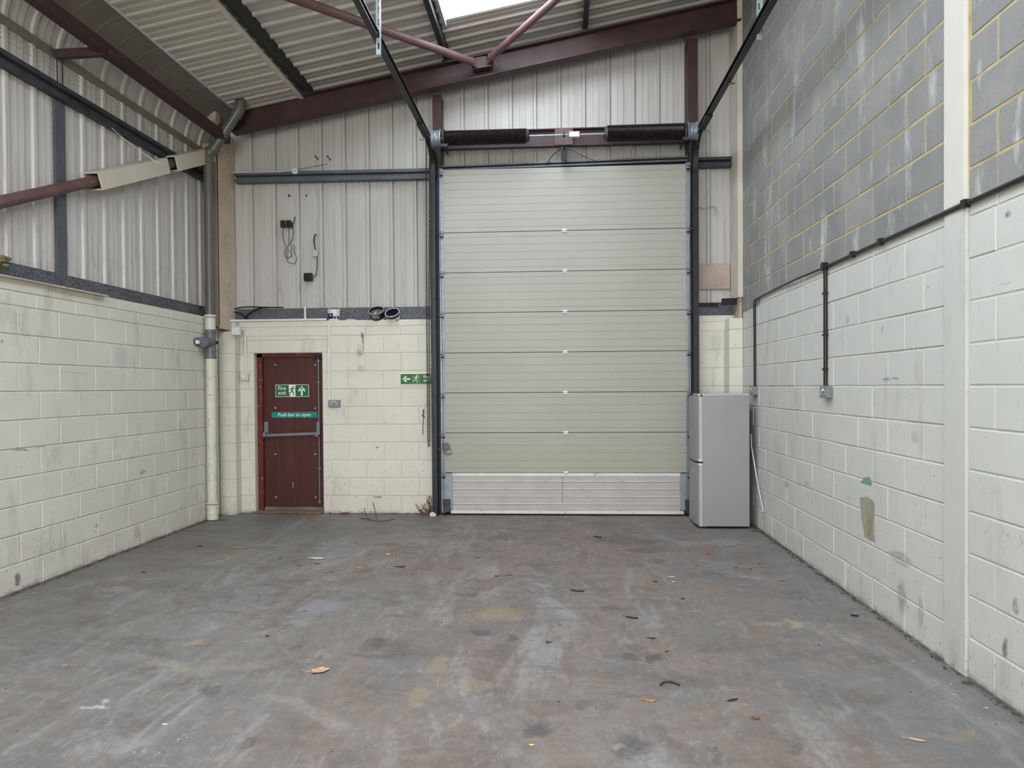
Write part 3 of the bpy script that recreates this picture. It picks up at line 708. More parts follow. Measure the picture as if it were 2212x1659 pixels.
for i, (x, lab) in enumerate(PUR):
    zb = zroof(x); hh = .145; bb = .062
    prof = [(-bb/2, 0), (bb/2, 0), (bb/2, .018), (bb/2-.004, .018), (bb/2-.004, .004), (-bb/2+.004, .004), (-bb/2+.004, hh-.004), (bb/2-.004, hh-.004), (bb/2, hh-.018), (bb/2, hh), (-bb/2, hh)]
    o = MB().sweep(prof, [(x, 8.62, zb+.012), (x, 2.0, zb+.012)]).build('purlin', M['purlin']); tag(o, lab, 'purlin', 'purlins under the roof')
# trim along the free edge of the white liner
o = MB().sweep([(-.03, 0), (.03, 0), (.03, .02), (-.03, .02)], [(-3.125, 8.36, zroof(-3.125)-.03), (-3.125, 2.6, zroof(-3.125)-.03)]).build('liner_edge_trim', M['white_case'], ce)
MB().sweep([(-.02, 0), (.02, 0), (.02, .03), (-.02, .03)], [(-3.95, 8.36, zroof(-3.95)-.03), (-3.10, 8.36, zroof(-3.10)-.03)]).build('liner_edge_trim', M['white_case'], ce)
# eave beam
eb = empty('eave_beam', (-4.0, 6.5, 4.6)); tag(eb, 'dark red tie beam running under the curved eave on the left', 'steel beam')
MB().sweep([(-.045, -.05), (.045, -.05), (.045, .05), (-.045, .05)], [(-4.0, 8.12, 4.612), (-4.0, 3.6, 4.60)]).build('beam', M['red_steel'], eb)
A_ = P(118, 118, x=-4.31); B_ = P(228, 112, x=-4.0)
MB().sweep([(-.03, -.035), (.03, -.035), (.03, .035), (-.03, .035)], [A_, B_]).build('bracket', M['red_steel'], eb)
MB().prism([(-.05, -.05), (.10, -.05), (.02, .06), (-.05, .06)], -.05, .05, Matrix.Translation(P(232, 112, x=-4.0))).build('gusset', M['red_steel'], eb)
# roof bracing tubes
def tube_thing(name, lab, a, b, r, cat='brace', mat='red_tube', plate=True, **k):
    t = empty(name, a); tag(t, lab, cat)
    a = Vector(a); b = Vector(b); d = (b-a).normalized()
    MB().tube([a+d*.10, b], r, 16).build('tube', M[mat], t)
    if plate:
        MB().sweep([(-.006, -.045), (.006, -.045), (.006, .045), (-.006, .045)], [a-d*.02, a+d*.17]).build('end_plate', M[mat], t)
        MB().cyl(a+d*.085, a+d*.10, r*1.12, 14).build('end_cap', M[mat], t)
    return t
J1 = P(1030, 137, y=8.12); J2 = P(1052, 131, y=8.12)
F1 = P(645, 0, pl=(-.1845, 0, 1, 5.55)); F2 = P(1200, 0, pl=(-.1845, 0, 1, 5.55))
tube_thing('roof_brace', 'dusty red roof bracing tube running down from the upper left to the rafter', J1, J1+(F1-J1)*2.2, .044)
tube_thing('roof_brace', 'dusty red roof bracing tube crossing in front of the bright rooflight', J2, J2+(F2-J2)*2.6, .040)
g = MB().prism([(-.11, -.06), (.11, -.03), (.13, .05), (.03, .09), (-.10, .07), (-.13, 0)], -.05, .05, Matrix.Translation(P(1042, 140, y=8.15)+Vector((0, .02, .0)))).build('gusset_plate', M['red_steel'])
tag(g, 'dark red gusset joining the two bracing tubes at the rafter', 'gusset')
# left wall brace with white boxing
bs = empty('wall_brace', (-4.255, 6.5, 3.6)); tag(bs, 'red tube brace with two white boxed sections, sloping down from the corner column', 'brace')
q0 = Vector((-4.1, 8.25, 4.515)); q1 = Vector((-4.1, 4.0, 2.60)); q0 = Vector((-4.1, 8.28, 4.39+.3*.45)); q1 = Vector((-4.1, 3.4, 2.971-1.42*.45))
BA, BB = P(0, 437, x=-4.255), P(460, 333, x=-4.255)
def bp(yy): t_ = (yy-BA.y)/(BB.y-BA.y); return BA+(BB-BA)*t_
MB().tube([bp(3.6), bp(8.4)], .049, 16).build('tube', M['red_tube'], bs)
for ya, yb in ((P(200, 392, x=-4.255).y, P(350, 355, x=-4.255).y), (P(368, 350, x=-4.255).y, 8.36)):
    mb = MB(); a, b = bp(ya), bp(yb); d = (b-a).normalized(); nz = Vector((0, -d.z, d.y))
    for (s0, s1, t0, t1) in ((-.075, .075, .068, .08), (-.075, .075, -.08, -.068), (.065, .078, -.08, .08), (-.078, -.065, -.08, .08)):
        vs = []
        for q in (a, b):
            for s_, t_ in ((s0, t0), (s1, t0), (s1, t1), (s0, t1)): vs.append(q+Vector((s_, 0, 0))+nz*t_)
        mb.add(vs, [(0, 1, 2, 3), (7, 6, 5, 4), (0, 4, 5, 1), (1, 5, 6, 2), (2, 6, 7, 3), (3, 7, 4, 0)])
    mb.build('boxing', M['white_case'], bs)
# sheeting rails
def zrail(name, lab, a, b, h=.13, bd=.055, side=1, mat='galv_dark', g=None):
    prof = [(0, 0), (bd*side, 0), (bd*side, .02), (bd*side-.004*side, .02), (.004*side, .006), (.004*side, h-.006), (bd*side, h-.02), (bd*side, h), (0, h)]
    o = MB().sweep(prof, [a, b]).build(name, M[mat]); tag(o, lab, 'rail', g); return o
def crail(name, lab, a, b, h, d, mat='galv_dark', nrm_=Vector((0, -1, 0))):
    """sigma-like rail: two outer faces and a recessed middle"""
    a = Vector(a); b = Vector(b); upz = Vector((0, 0, 1)); mb = MB()
    prof = [(0, 0), (d, 0), (d, h*.34), (d*.45, h*.42), (d*.45, h*.62), (d, h*.70), (d, h), (0, h)]
    vs = []
    for q in (a, b):
        for p_, z_ in prof: vs.append(q+nrm_*p_+upz*z_)
    k = len(prof); mb.add(vs, [(j, (j+1) % k, k+(j+1) % k, k+j) for j in range(k)]+[list(range(k))[::-1], list(range(k, 2*k))])
    o = mb.build(name, M[mat]); tag(o, lab, 'rail'); return o
crail('sheeting_rail', 'dark galvanised rail across the left wall cladding below the curved eave', (-4.345, 3.9, 4.10), (-4.345, 8.45, 4.125), .13, .06, nrm_=Vector((1, 0, 0)))
crail('sheeting_rail', 'dark galvanised rail across the back cladding left of the big door', (-4.10, 8.61, 4.215), (-1.52, 8.61, 4.205), .125, .10, 'galv')
crail('sheeting_rail', 'short dark galvanised rail right of the big door near the corner', (1.70, 8.61, 4.26), (2.145, 8.61, 4.262), .115, .10, 'galv_dark')
crail('door_head_rail', 'galvanised rail directly over the top of the big door', (-1.42, 8.53, 4.268), (1.64, 8.53, 4.31), .062, .10, 'galv')
pv = MB().sweep([(0, -.058), (.075, -.058), (.075, -.045), (.008, -.045), (.008, .045), (.075, .045), (.075, .058), (0, .058)], [(-4.33, 5.76, 2.58), (-4.33, 5.76, 4.10)], up=Vector((0, 1, 0))).build('cladding_post', M['galv'])
tag(pv, 'upright galvanised post on the left wall cladding', 'post')
for i, dy in enumerate((-.03, .035)):
    pass
sg = MB().box((-4.33, 5.72, 4.22), (-4.322, 5.727, 4.47)).box((-4.33, 5.785, 4.22), (-4.322, 5.792, 4.47)).build('hanger_straps', M['galv_dark'])
tag(sg, 'pair of thin straps hanging from the red bracket to the rail on the left', 'strap')
# steel posts each side of the big door
for x0, x1, top, lab in ((-1.525, -1.42, zroof(-1.47)-.28, 'dark red steel post left of the big door running up to the rafter'), (1.585, 1.705, zroof(1.64)-.28, 'dark red steel post right of the big door running up to the rafter')):
    t = empty('door_post', ((x0+x1)/2, 8.45, 0)); tag(t, lab, 'post')
    MB().box((x0, 8.40, 4.40), (x1, 8.41, top)).box((x0, 8.41, 4.40), (x0+.012, 8.58, top)).box((x1-.012, 8.41, 4.40), (x1, 8.58, top)).build('upper_channel', M['red_steel'], t)
    MB().box((x0, 8.42, 0), (x1, 8.56, 4.40)).build('lower_channel', M['black_steel'], t)
    for dz in (.12, .05):
        MB().cyl((x0-.004, 8.48, top-dz), (x0-.016, 8.48, top-dz), .012, 8).build('bolt', M['galv_dark'], t); MB().cyl((x1+.004, 8.48, top-dz), (x1+.016, 8.48, top-dz), .012, 8).build('bolt', M['galv_dark'], t)
hd = empty('shaft_channel', (0.08, 8.44, 4.5)); tag(hd, 'dark red channel section behind the torsion springs', 'steel beam')
MB().box((-1.43, 8.46, 4.53), (1.60, 8.475, 4.735)).box((-1.43, 8.40, 4.727), (1.60, 8.475, 4.74)).box((-1.43, 8.40, 4.525), (1.60, 8.475, 4.54)).build('channel', M['red_steel'], hd)
MB().box((-.02, 8.385, 4.53), (.20, 8.40, 4.735)).build('bearing_plate', M['red_tube'], hd)

# column casings
cc = empty('column_casing', (-4.19, 8.3, 2.35)); tag(cc, 'tall boxed-in column with pinkish cream boards in the left corner', 'column')
MB().box((-4.35, 8.19, 2.36), (-4.152, 8.20, 4.60)).build('front_board', M['cream_case2'], cc)
MB().prism([(8.19, 2.33), (8.61, 2.33), (8.61, 4.80), (8.50, 4.80), (8.19, 4.60)], 4.150, 4.162, Matrix(((0, -1, 0, 0), (1, 0, 0, 0), (0, 0, 1, 0), (0, 0, 0, 1)))).build('side_board', M['cream_case'], cc)
MB().box((-4.33, 8.21, 0.0+2.45), (-4.17, 8.5, 4.42)).build('steel_column', M['red_steel'], cc)
MB().prism([(-.065, -.05), (.02, -.068), (.062, -.03), (.065, .065), (-.06, .068)], -.05, .06, Matrix.Translation(P(459, 256, y=8.10))).build('top_block', M['cream_case'], cc)
cr_ = empty('column_casing', (2.17, 8.4, 2.35)); tag(cr_, 'tall off-white boxed column in the right corner', 'column')
MB().box((2.135, 8.26, 2.63), (2.145, 8.62, 6.10)).build('side_board', M['white_case'], cr_)
MB().box((2.135, 8.25, 2.63), (2.193, 8.262, 6.15)).build('front_board', M['white_case'], cr_)
MB().box((2.15, 8.28, 2.36), (2.19, 8.5, 2.66)).build('steel_foot', plain('rusty_cream_steel', (176, 160, 142), .6, var=.15, speck=(120, 80, 60), fine=20), cr_)
MB().box((1.98, 8.35, 2.56), (2.15, 8.42, 2.63)).build('angle_bracket', M['black_steel'], cr_)

# dark flashing along the ledges
tag(MB().box((-4.20, 8.602, 2.44), (-1.55, 8.618, 2.612)).build('trim_3', M['dpc']), 'speckled dark flashing strip along the ledge above the fire door', 'trim', kind='structure')
tag(MB().box((1.70, 8.602, 2.44), (2.15, 8.618, 2.612)).build('trim_4', M['dpc']), 'short speckled dark flashing strip right of the big door', 'trim', kind='structure')
tag(MB().box((-4.318, 3.6, 2.462), (-4.302, 8.45, 2.592)).build('trim_5', M['dpc']), 'speckled dark flashing strip along the top of the left block wall', 'trim', kind='structure')
# board patch right of the door
bd = MB().bbox((1.70, 8.585, 2.775), (2.125, 8.60, 3.09), .003).build('patch_board', M['board']); tag(bd, 'pinkish board patch on the cladding right of the big door', 'board')

# ------------------------------------------------------------------ sectional door
XD0, XD1, YD = -1.40, 1.555, 8.40
dr = empty('door_2', (0.08, YD, 0)); tag(dr, 'large pale grey sectional overhead door', 'door', kind='structure')
SH = .4945
zs = [0.525+SH*i for i in range(7)] + [4.268]
def rib_section(x0, x1, z0, z1, grooves, yf=YD, th=.04, gd=.0025, gw=.0035):
    """front profile in z with V grooves, extruded along X"""
    pr = [(yf+.008, z0+.002), (yf, z0+.005)]
    for g_ in grooves: pr += [(yf, g_-gw), (yf+gd, g_-gw*.2), (yf-.0006, g_+gw*.6), (yf, g_+gw*2)]
    pr += [(yf, z1-.005), (yf+.008, z1-.002)]
    back = [(yf+th, z1-.001), (yf+th, z0+.001)]; pr = pr+back; k = len(pr)
    vs = [(x0, a, b) for a, b in pr]+[(x1, a, b) for a, b in pr]
    return MB().add(vs, [(j, (j+1) % k, k+(j+1) % k, k+j) for j in range(k)]+[list(range(k)), [k+j for j in range(k)][::-1]])
for i in range(7):
    z0, z1 = zs[i], zs[i+1]
    if i < 6: gr = [z1-f*SH for f in (.878, .69, .50, .31, .125)]
    else: gr = [z0+.06+.0925*j for j in range(8) if z0+.06+.0925*j < z1-.03]
    rib_section(XD0, XD1, z0, z1, gr).build('panel', M['curtain'], dr)
rib_section(-1.315, 1.475, 0.06, zs[0]-.035, [.06+.075+.0925*j for j in range(4)], gd=.006, gw=.006).build('panel', M['alu'], dr)
for j in range(4): MB().box((-1.315, YD-.004, .06+.075+.0925*j+.003), (1.475, YD+.002, .06+.075+.0925*j+.011)).build('bright_rib', M['alu_white'], dr)
MB().box((-1.315, YD-.006, zs[0]-.04), (1.475, YD+.03, zs[0]-.002)).build('top_rail', M['alu_white'], dr)
MB().box((-1.335, YD-.012, .022), (1.52, YD+.03, .062)).build('bottom_bar', M['alu_white'], dr)
MB().box((-1.40, YD-.006, .0), (1.56, YD+.03, .024)).build('bottom_seal', M['rubber'], dr)
MB().box((.045, YD-.0045, .15), (.05, YD, zs[0])).build('cover_strip', M['galv_dark'], dr)
for x0, x1 in ((-1.40, -1.312), (1.473, 1.555)):
    MB().bbox((x0, YD-.010, .07), (x1, YD+.005, zs[0]-.005), .003).build('end_plate', M['galv_light'], dr)
for i in range(7):
    for x0, x1 in ((-1.452, -1.398), (1.552, 1.606)):
        MB().box((x0, YD-.004, zs[i]+.004), (x1, YD+.035, zs[i+1]-.004)).build('end_stile', M['galv_light'], dr)
for x0, x1 in ((-1.452, -1.398), (1.552, 1.606)):
    MB().box((x0, YD-.004, .03), (x1, YD+.035, zs[0]-.004)).build('end_stile', M['galv_light'], dr)
HP = {}
for i in range(7):      # centre hinges
    z = zs[i]
    h_ = MB().box((-.03, -.010, -.020), (.03, 0, -.004)).box((-.03, -.010, .004), (.03, 0, .020)).cyl((-.022, -.013, 0), (.022, -.013, 0), .006, 8)
    for sx in (-.022, .022):
        for sz in (-.014, .014): h_.cyl((sx, -.014, sz), (sx, -.008, sz), .004, 6)
    if 'c' not in HP: HP['c'] = h_.mesh('hinge', M['alu_white'])
    o = bpy.data.objects.new('hinge', HP['c']); o.location = Vector((.09, YD-.002, z))-dr.location; o.parent = dr; COL.objects.link(o)
def edge_hinge(xc, z, s):
    mb = MB().bbox((xc-.026, YD-.014, z+.012), (xc+.026, YD-.004, z+.034), .002).bbox((xc-.026, YD-.030, z-.044), (xc+.022, YD-.006, z-.018), .002).box((xc-.028, YD-.036, z-.016), (xc+.028, YD-.004, z-.010)).box((xc-.02, YD-.012, z-.075), (xc+.02, YD-.004, z-.044))
    mb.box((xc-.026, YD-.012, z-.002), (xc+.026, YD-.004, z+.004))
    o = mb.build('edge_hinge', M['galv_light'], dr)
    MB().cyl((xc, YD-.036, z-.020), (xc+s*.075, YD-.036, z-.020), .006, 8).build('roller_stem', M['galv_dark'], o, local=False)
    ch = o.children[0]; ch.parent = o
    MB().box((xc-.016, YD-.046, z-.062), (xc+.020, YD-.010, z-.046)).build('roller_block', M['black_steel'], o)
    for c in o.children:  # sub-part meshes were offset by o.location (0) so shift to the door's origin
        c.location = -Vector(dr.location)
for i in range(7):
    edge_hinge(-1.425, zs[i], -1); edge_hinge(1.58, zs[i], 1)
edge_hinge(-1.425, 4.245, -1); edge_hinge(1.58, 4.245, 1)
for xc, s in ((-1.40, 1), (1.56, -1)):
    MB().bbox((xc-.03, YD-.04, .04), (xc+.06*s if s > 0 else xc+.02, YD, .20), .004).build('bottom_bracket', M['galv_dark'], dr)
# side bolt latch
lt = MB().prism([(-.04, .045), (.03, .05), (.055, .02), (.06, -.01), (-.04, -.01)], -.02, 0, Matrix.Translation(P(962, 965, y=YD-.01)))
c_ = P(965, 970, y=YD-.03); lt.tube([c_+Vector(q) for q in ((-.03, 0, -.01), (.05, 0, 0), (.055, 0, -.05), (.03, 0, -.065), (-.02, 0, -.06), (-.03, 0, -.01))], .006, 8)
lt.cyl(c_+Vector((-.12, 0, 0)), c_+Vector((.03, 0, 0)), .006, 8)
lt.build('slide_latch', M['galv'], dr)
MB().box((XD0-.02, YD+.045, 0), (XD1+.02, YD+.055, 4.30)).build('door_lining', M['gap'], dr)

# tracks ----------------------------------------------------------------------------------------
def track(xc, s, lab, far):
    t = empty('door_track', (xc, 8.3, 0)); tag(t, lab, 'track')
    zc, yb, r_ = 4.545, 8.34, .36
    path = [(xc, yb, 0.0), (xc, yb, zc-r_)]
    for i in range(1, 9):
        a = PI/2*i/8; path.append((xc, yb-r_+r_*math.cos(a), zc-r_+r_*math.sin(a)))
    path.append((xc, 3.2, zc+.03 if s < 0 else zc-.02))
    # channel open towards the door leaf: web outside, two flanges
    prof = [(-.028, -.030), (.028, -.030), (.028, -.024), (-.022, -.024), (-.022, .024), (.028, .024), (.028, .030), (-.028, .030)]
    if s > 0: prof = [(-a, b) for a, b in prof]
    vert = [Vector(q) for q in path[:2]]; rest_ = [Vector(q) for q in path[1:]]
    # build with a fixed sideways axis (x)
    def run(pts, nm):
        mb = MB(); vs = []; k = len(prof)
        for i, q in enumerate(pts):
            tt = (pts[min(i+1, len(pts)-1)]-pts[max(i-1, 0)]).normalized(); nn = tt.cross(Vector((1, 0, 0))).normalized()
            for a, b in prof: vs.append(q+Vector((a, 0, 0))+nn*b)
        fs = []
        for i in range(len(pts)-1):
            for j in range(k): fs.append((i*k+j, i*k+(j+1) % k, (i+1)*k+(j+1) % k, (i+1)*k+j))
        fs += [list(range(k))[::-1], [len(vs)-k+j for j in range(k)]]
        mb.add(vs, fs); return mb.build(nm, M['track'], t)
    run(vert, 'vertical_track'); run(rest_, 'horizontal_track')
    # flag angle behind the upright
    x0 = xc-.038*(-s)*-1 if False else xc
    MB().box((xc-.005+s*.03, 8.36, 0), (xc+.005+s*.03, 8.44, 4.35)).box((xc+s*.03-.03, 8.43, 0), (xc+s*.03+.03, 8.44, 4.35)).build('wall_angle', M['galv_dark'], t)
    MB().box((xc-.035, 8.33, 4.15), (xc+.035, 8.43, 4.46)).build('flag_bracket', M['black_steel'], t)
    # joining sleeve on the horizontal length
    MB().box((xc-.036, 7.55, zc-.045), (xc+.036, 7.95, zc-.025)).build('joint_sleeve', M['track'], t)
    return t
track(-1.515, -1, 'left door track, upright then running overhead towards the viewer', 3.2)
track(1.655, 1, 'right door track, upright then running overhead towards the viewer', 3.2)
def slotted(name, lab, x, y, z0, z1, w_=.042):
    t = empty(name, (x, y, z0)); tag(t, lab, 'bracket')
    mb = MB(); n_ = int((z1-z0)/.10)
    # perforated strap: rails and bridges leave real slots
    mb.box((x-w_/2, y, z0), (x-.007, y+.003, z1)).box((x+.007, y, z0), (x+w_/2, y+.003, z1))
    for i in range(n_+1): mb.box((x-.007, y, z0+i*.10), (x+.007, y+.003, min(z0+i*.10+.045, z1)))
    mb.box((x+w_/2-.003, y-.035, z0), (x+w_/2, y, z1)); mb.build('angle', plain('bright_zinc', (168, 182, 184), .35, .3, var=.06), t)
    return t
hq = P(818, 118, x=-1.49); h2 = slotted('track_hanger', 'slotted zinc angle hanging over the left door track', -1.49, hq.y, hq.z, zroof(-1.49)-.0)
MB().box((-1.56, hq.y-.02, zroof(-1.49)-.13), (-1.43, hq.y+.06, zroof(-1.49)-.10)).build('fixing_plate', M['galv_dark'], h2)
hq = P(1640, 85, x=1.69); h3 = slotted('track_hanger', 'slotted zinc angle hanging over the right door track', 1.69, hq.y, hq.z, zroof(1.69)+.05)
# lateral bolt stubs
o = MB().cyl((1.66, 6.75, 4.50), (1.72, 6.75, 4.50), .010, 8).build('track_bolt', M['galv'], h3)

# torsion shaft -----------------------------------------------------------------------------------
ts = empty('torsion_shaft', (.08, 8.15, 4.56)); tag(ts, 'counterbalance shaft with two greasy torsion springs over the big door', 'spring')
ZS = 4.562; YT = 8.15
MB().cyl((-1.64, YT, ZS), (1.78, YT, ZS), .0127, 14).build('shaft', M['galv_light'], ts)
def spring(x0, x1, r_, pitch=.0085):
    mb = MB(); nt = int((x1-x0)/pitch); seg = 14; wr_ = pitch*.52; vs = []; fs = []; k = 5
    N_ = nt*seg
    for i in range(N_+1):
        a = 2*PI*i/seg; x = x0+(x1-x0)*i/N_
        for j in range(k):
            b = 2*PI*j/k; rr = r_+wr_*math.cos(b); vs.append((x+wr_*math.sin(b), YT+rr*math.sin(a), ZS+rr*math.cos(a)))
    for i in range(N_):
        for j in range(k): fs.append((i*k+j, i*k+(j+1) % k, (i+1)*k+(j+1) % k, (i+1)*k+j))
    mb.add(vs, fs, True); mb.cyl((x0, YT, ZS), (x1, YT, ZS), r_-wr_*.6, 20); return mb
o = spring(-1.325, -.36, .084).build('torsion_spring', M['spring'], ts); o['label'] = 'greasy black left spring'
o = spring(.60, 1.475, .092).build('torsion_spring', M['spring'], ts); o['label'] = 'greasy black right spring'
for x in (-1.435, 1.585):
    mb = MB(); mb.lathe([(.02, -.06), (.10, -.06), (.108, -.054), (.108, -.046), (.096, -.04), (.092, -.02), (.096, -.01), (.092, 0), (.096, .02), (.096, .04), (.108, .048), (.106, .06), (.02, .06)], 28, Matrix.Translation((x, YT, ZS)) @ Matrix.Rotation(R(90), 4, 'Y'))
    mb.build('cable_drum', M['galv_light'], ts)
for x, s in ((-1.345, 1), (1.50, -1)):
    MB().box((x-.008, YT-.03, ZS-.10), (x+.008, YT+.30, ZS+.10)).build('bearing_bracket', M['galv_dark'], ts)
    MB().bbox((x-.03, YT-.06, ZS-.115), (x+.05, YT-.0, ZS-.08), .003).build('cable_clip', M['galv_dark'], ts)
    MB().ring((x-.006, YT, ZS), (x+.012, YT, ZS), .105, .055, 22).build('spring_plate', M['galv_dark'], ts)
for x, s in ((-.345, 1), (.585, -1)):
    MB().cyl((x-.02, YT, ZS), (x+.02, YT, ZS), .078, 20, .062 if s > 0 else .078).build('winding_cone', M['galv_dark'], ts)
    for a in range(4):
        q = Vector((x+.022*s, YT+.035*math.cos(a*PI/2+.6), ZS+.035*math.sin(a*PI/2+.6))); MB().cyl(q-Vector((.004*s, 0, 0)), q+Vector((.004*s, 0, 0)), .011, 8).build('socket_hole', M['gap'], ts)
mb = MB(); mb.box((.15, YT-.026, ZS-.03), (.27, YT+.026, ZS-.006)).box((.15, YT-.026, ZS+.006), (.27, YT+.026, ZS+.03)).cyl((.155, YT, ZS), (.265, YT, ZS), .026, 12)
mb.build('shaft_coupling', M['alu_white'], ts)
mb = MB(); mb.ring((.075, YT, ZS), (.10, YT, ZS), .032, .014, 16).box((.078, YT-.01, ZS-.12), (.098, YT+.25, ZS-.03)).build('centre_bearing', M['galv_dark'], ts)
MB().box((.055, 8.24, 4.295), (.125, 8.27, 4.46)).build('bearing_post', M['black_steel'], ts)
MB().tube([(-1.40, YT-.05, ZS-.09), (-1.41, 8.30, 2.0), (-1.42, 8.34, .1)], .003, 6).build('lift_cable', M['galv_dark'], ts)
MB().tube([(1.56, YT-.05, ZS-.09), (1.57, 8.30, 2.0), (1.58, 8.34, .1)], .003, 6).build('lift_cable', M['galv_dark'], ts)
# hand chain
def chain(pts, r=.011, wr_=.0022):
    mb = MB(); i = 0; tot = 0
    for a, b in zip(pts[:-1], pts[1:]):
        a = Vector(a); b = Vector(b); L = (b-a).length; n_ = max(1, int(L/.027)); d = (b-a).normalized()
        u1 = d.orthogonal().normalized(); u2 = d.cross(u1)
        for k in range(n_):
            c = a+d*(k+.5)*L/n_; w_ = u1 if i % 2 else u2; i += 1; ring = []
            for j in range(9):
                an = 2*PI*j/8; ring.append(c+d*math.cos(an)*.019+w_*math.sin(an)*.0105)
            mb.tube(ring, wr_*1.7, 4, False)
    return mb
hc = empty('hand_chain', (-1.60, 8.20, .95)); tag(hc, 'looped dark hand chain hanging from the shaft end left of the big door', 'chain')
ca = P(921, 330, y=8.2); cb = P(926, 966, y=8.2)
o = chain([(ca.x, 8.2, 4.55), (cb.x-.012, 8.21, 2.6), (cb.x-.010, 8.21, cb.z+.05), (cb.x, 8.21, cb.z), (cb.x+.012, 8.21, cb.z+.05), (cb.x+.016, 8.21, 2.6), (ca.x+.045, 8.2, 4.55)]).build('chain_links', plain('dark_chain_steel', (52, 48, 44), .5, .3, var=.2), hc); o['kind'] = 'stuff'
MB().lathe([(.02, -.016), (.052, -.018), (.04, 0), (.052, .018), (.02, .016)], 20, Matrix.Translation((ca.x+.02, 8.18, 4.562)) @ Matrix.Rotation(R(90), 4, 'Y')).build('chain_wheel', M['galv_dark'], hc)
pc = empty('pull_cord', P(915, 890, y=8.3)); tag(pc, 'thin cord tied to a hanging spike beside the chain', 'cord')
c1 = P(938, 700, y=8.36); c2 = P(927, 850, y=8.3); c3 = P(915, 888, y=8.3); c4 = P(913, 940, y=8.3)
MB().tube([c1, c2, c3], .003, 6).build('cord', M['clear_pl'], pc)
mb = MB().tube([c3+Vector((0, 0, .02)), c3+Vector((-.003, -.005, -.05))], .010, 7); mb.tube([c3+Vector((-.02, 0, -.055)), c3+Vector((0, -.01, -.06)), c3+Vector((.012, 0, -.075))], .009, 7); mb.build('knot', M['leaf_brown'], pc)
MB().tube([c3, (c3+c4)/2, c4], .005, 7).build('spike', M['galv_dark'], pc)

# ------------------------------------------------------------------ fire door
fd = empty('door_1', (-3.42, 8.60, 0)); tag(fd, 'dark red fire exit door with grey push bar', 'door', kind='structure')
FX0, FX1 = -3.86, -2.975
yl = 8.60
MB().box((FX0+.005, 8.56, .03), (FX0+.072, 8.66, 2.03)).build('frame_jamb', M['redframe'], fd)
MB().box((FX1-.02, 8.58, .03), (FX1-.0, 8.66, 2.03)).build('frame_jamb', M['gap'], fd)
MB().box((FX0+.005, 8.56, 1.985), (FX1-.005, 8.66, 2.034)).build('frame_head', M['redframe'], fd)
MB().bbox((FX0+.074, yl, .065), (FX1-.035, yl+.05, 1.985), .003).build('leaf', M['redwood'], fd)
MB().box((FX0-.05, 8.47, 0), (FX1, 8.66, .022)).build('threshold', M['step'], fd)
MB().box((FX0+.03, 8.462, 0.0), (FX1-.02, 8.472, .022)).build('threshold_edge', M['rust_edge'], fd)
MB().box((FX0+.08, 8.575, .022), (FX1-.04, 8.62, .062)).build('weather_bar', M['step'], fd)
for px, py in ((595, 788), (681, 788), (595, 881), (681, 882), (595, 981), (681, 981), (596, 1074), (682, 1074)):
    q = P(px, py, y=yl); MB().cyl((q.x, yl-.004, q.z), (q.x, yl+.002, q.z), .010, 12).build('screw_cap', M['clear_pl'], fd)
# panic hardware
q = P(578, 925, y=yl); MB().bbox((q.x-.026, yl-.055, q.z-.065), (q.x+.026, yl, q.z+.085), .006).build('bar_end_case', M['grey_bar'], fd)
q2 = P(690, 925, y=yl); MB().bbox((q2.x-.022, yl-.055, q2.z-.065), (q2.x+.022, yl, q2.z+.085), .006).build('bar_end_case', M['grey_bar'], fd)
qa = P(576, 940, y=yl-.09); qb = P(692, 936, y=yl-.09)
mb = MB().sweep([(-.006, -.016), (.006, -.016), (.006, .016), (-.006, .016)], [(qa.x, yl-.10, qa.z), (qb.x, yl-.10, qb.z)]); mb.build('push_bar', M['grey_bar'], fd)
for qq in (q, q2): MB().bbox((qq.x-.018, yl-.11, qq.z-.105), (qq.x+.018, yl-.02, qq.z-.045), .005).build('bar_arm', M['grey_bar'], fd)
xr_ = q2.x+.004
MB().cyl((xr_, yl-.022, .10), (xr_, yl-.022, 1.97), .010, 10).build('bolt_rod', M['grey_bar'], fd)
for z in (1.93, 1.66, .56, .13): MB().box((xr_-.022, yl-.03, z-.008), (xr_+.022, yl, z+.008)).build('rod_guide', M['grey_bar'], fd)
MB().bbox((FX1-.14, yl-.05, 1.955), (FX1-.012, yl-.0, 2.01), .004).build('top_catch', M['black_steel'], fd)
MB().cyl((xr_, yl-.03, 1.95), (xr_, yl-.03, 1.985), .016, 10).build('bolt_head', M['clear_pl'], fd)
MB().box((-3.42, yl-.001, .30), (-3.415, yl+.001, .38)).build('pale_scratch', M['cream_chip'], fd)
MB().box((FX0-.001, 8.70, -.0), (FX1+.02, 8.72, 2.1)).build('outer_backing', M['gap'], fd)

# ------------------------------------------------------------------ signs
def text_mesh(body, size, mat, parent, loc, bold=.02, align='CENTER', depth=.0008, sx=1.0):
    cu = bpy.data.curves.new('lettering', 'FONT'); cu.body = body; cu.size = size; cu.extrude = depth; cu.offset = bold*size
    cu.align_x = align; cu.align_y = 'CENTER'; cu.space_line = .85; cu.resolution_u = 3
    tmp = bpy.data.objects.new('lettering', cu); COL.objects.link(tmp)
    dg = bpy.context.evaluated_depsgraph_get(); me = bpy.data.meshes.new_from_object(tmp.evaluated_get(dg))
    COL.objects.unlink(tmp); bpy.data.objects.remove(tmp)
    me.transform(Matrix.Diagonal((sx, 1, 1, 1))); me.transform(Matrix.Rotation(R(90), 4, 'X'))
    me.materials.clear(); me.materials.append(mat)
    o = bpy.data.objects.new('lettering', me); o.parent = parent; o.location = Vector(loc); COL.objects.link(o); return o
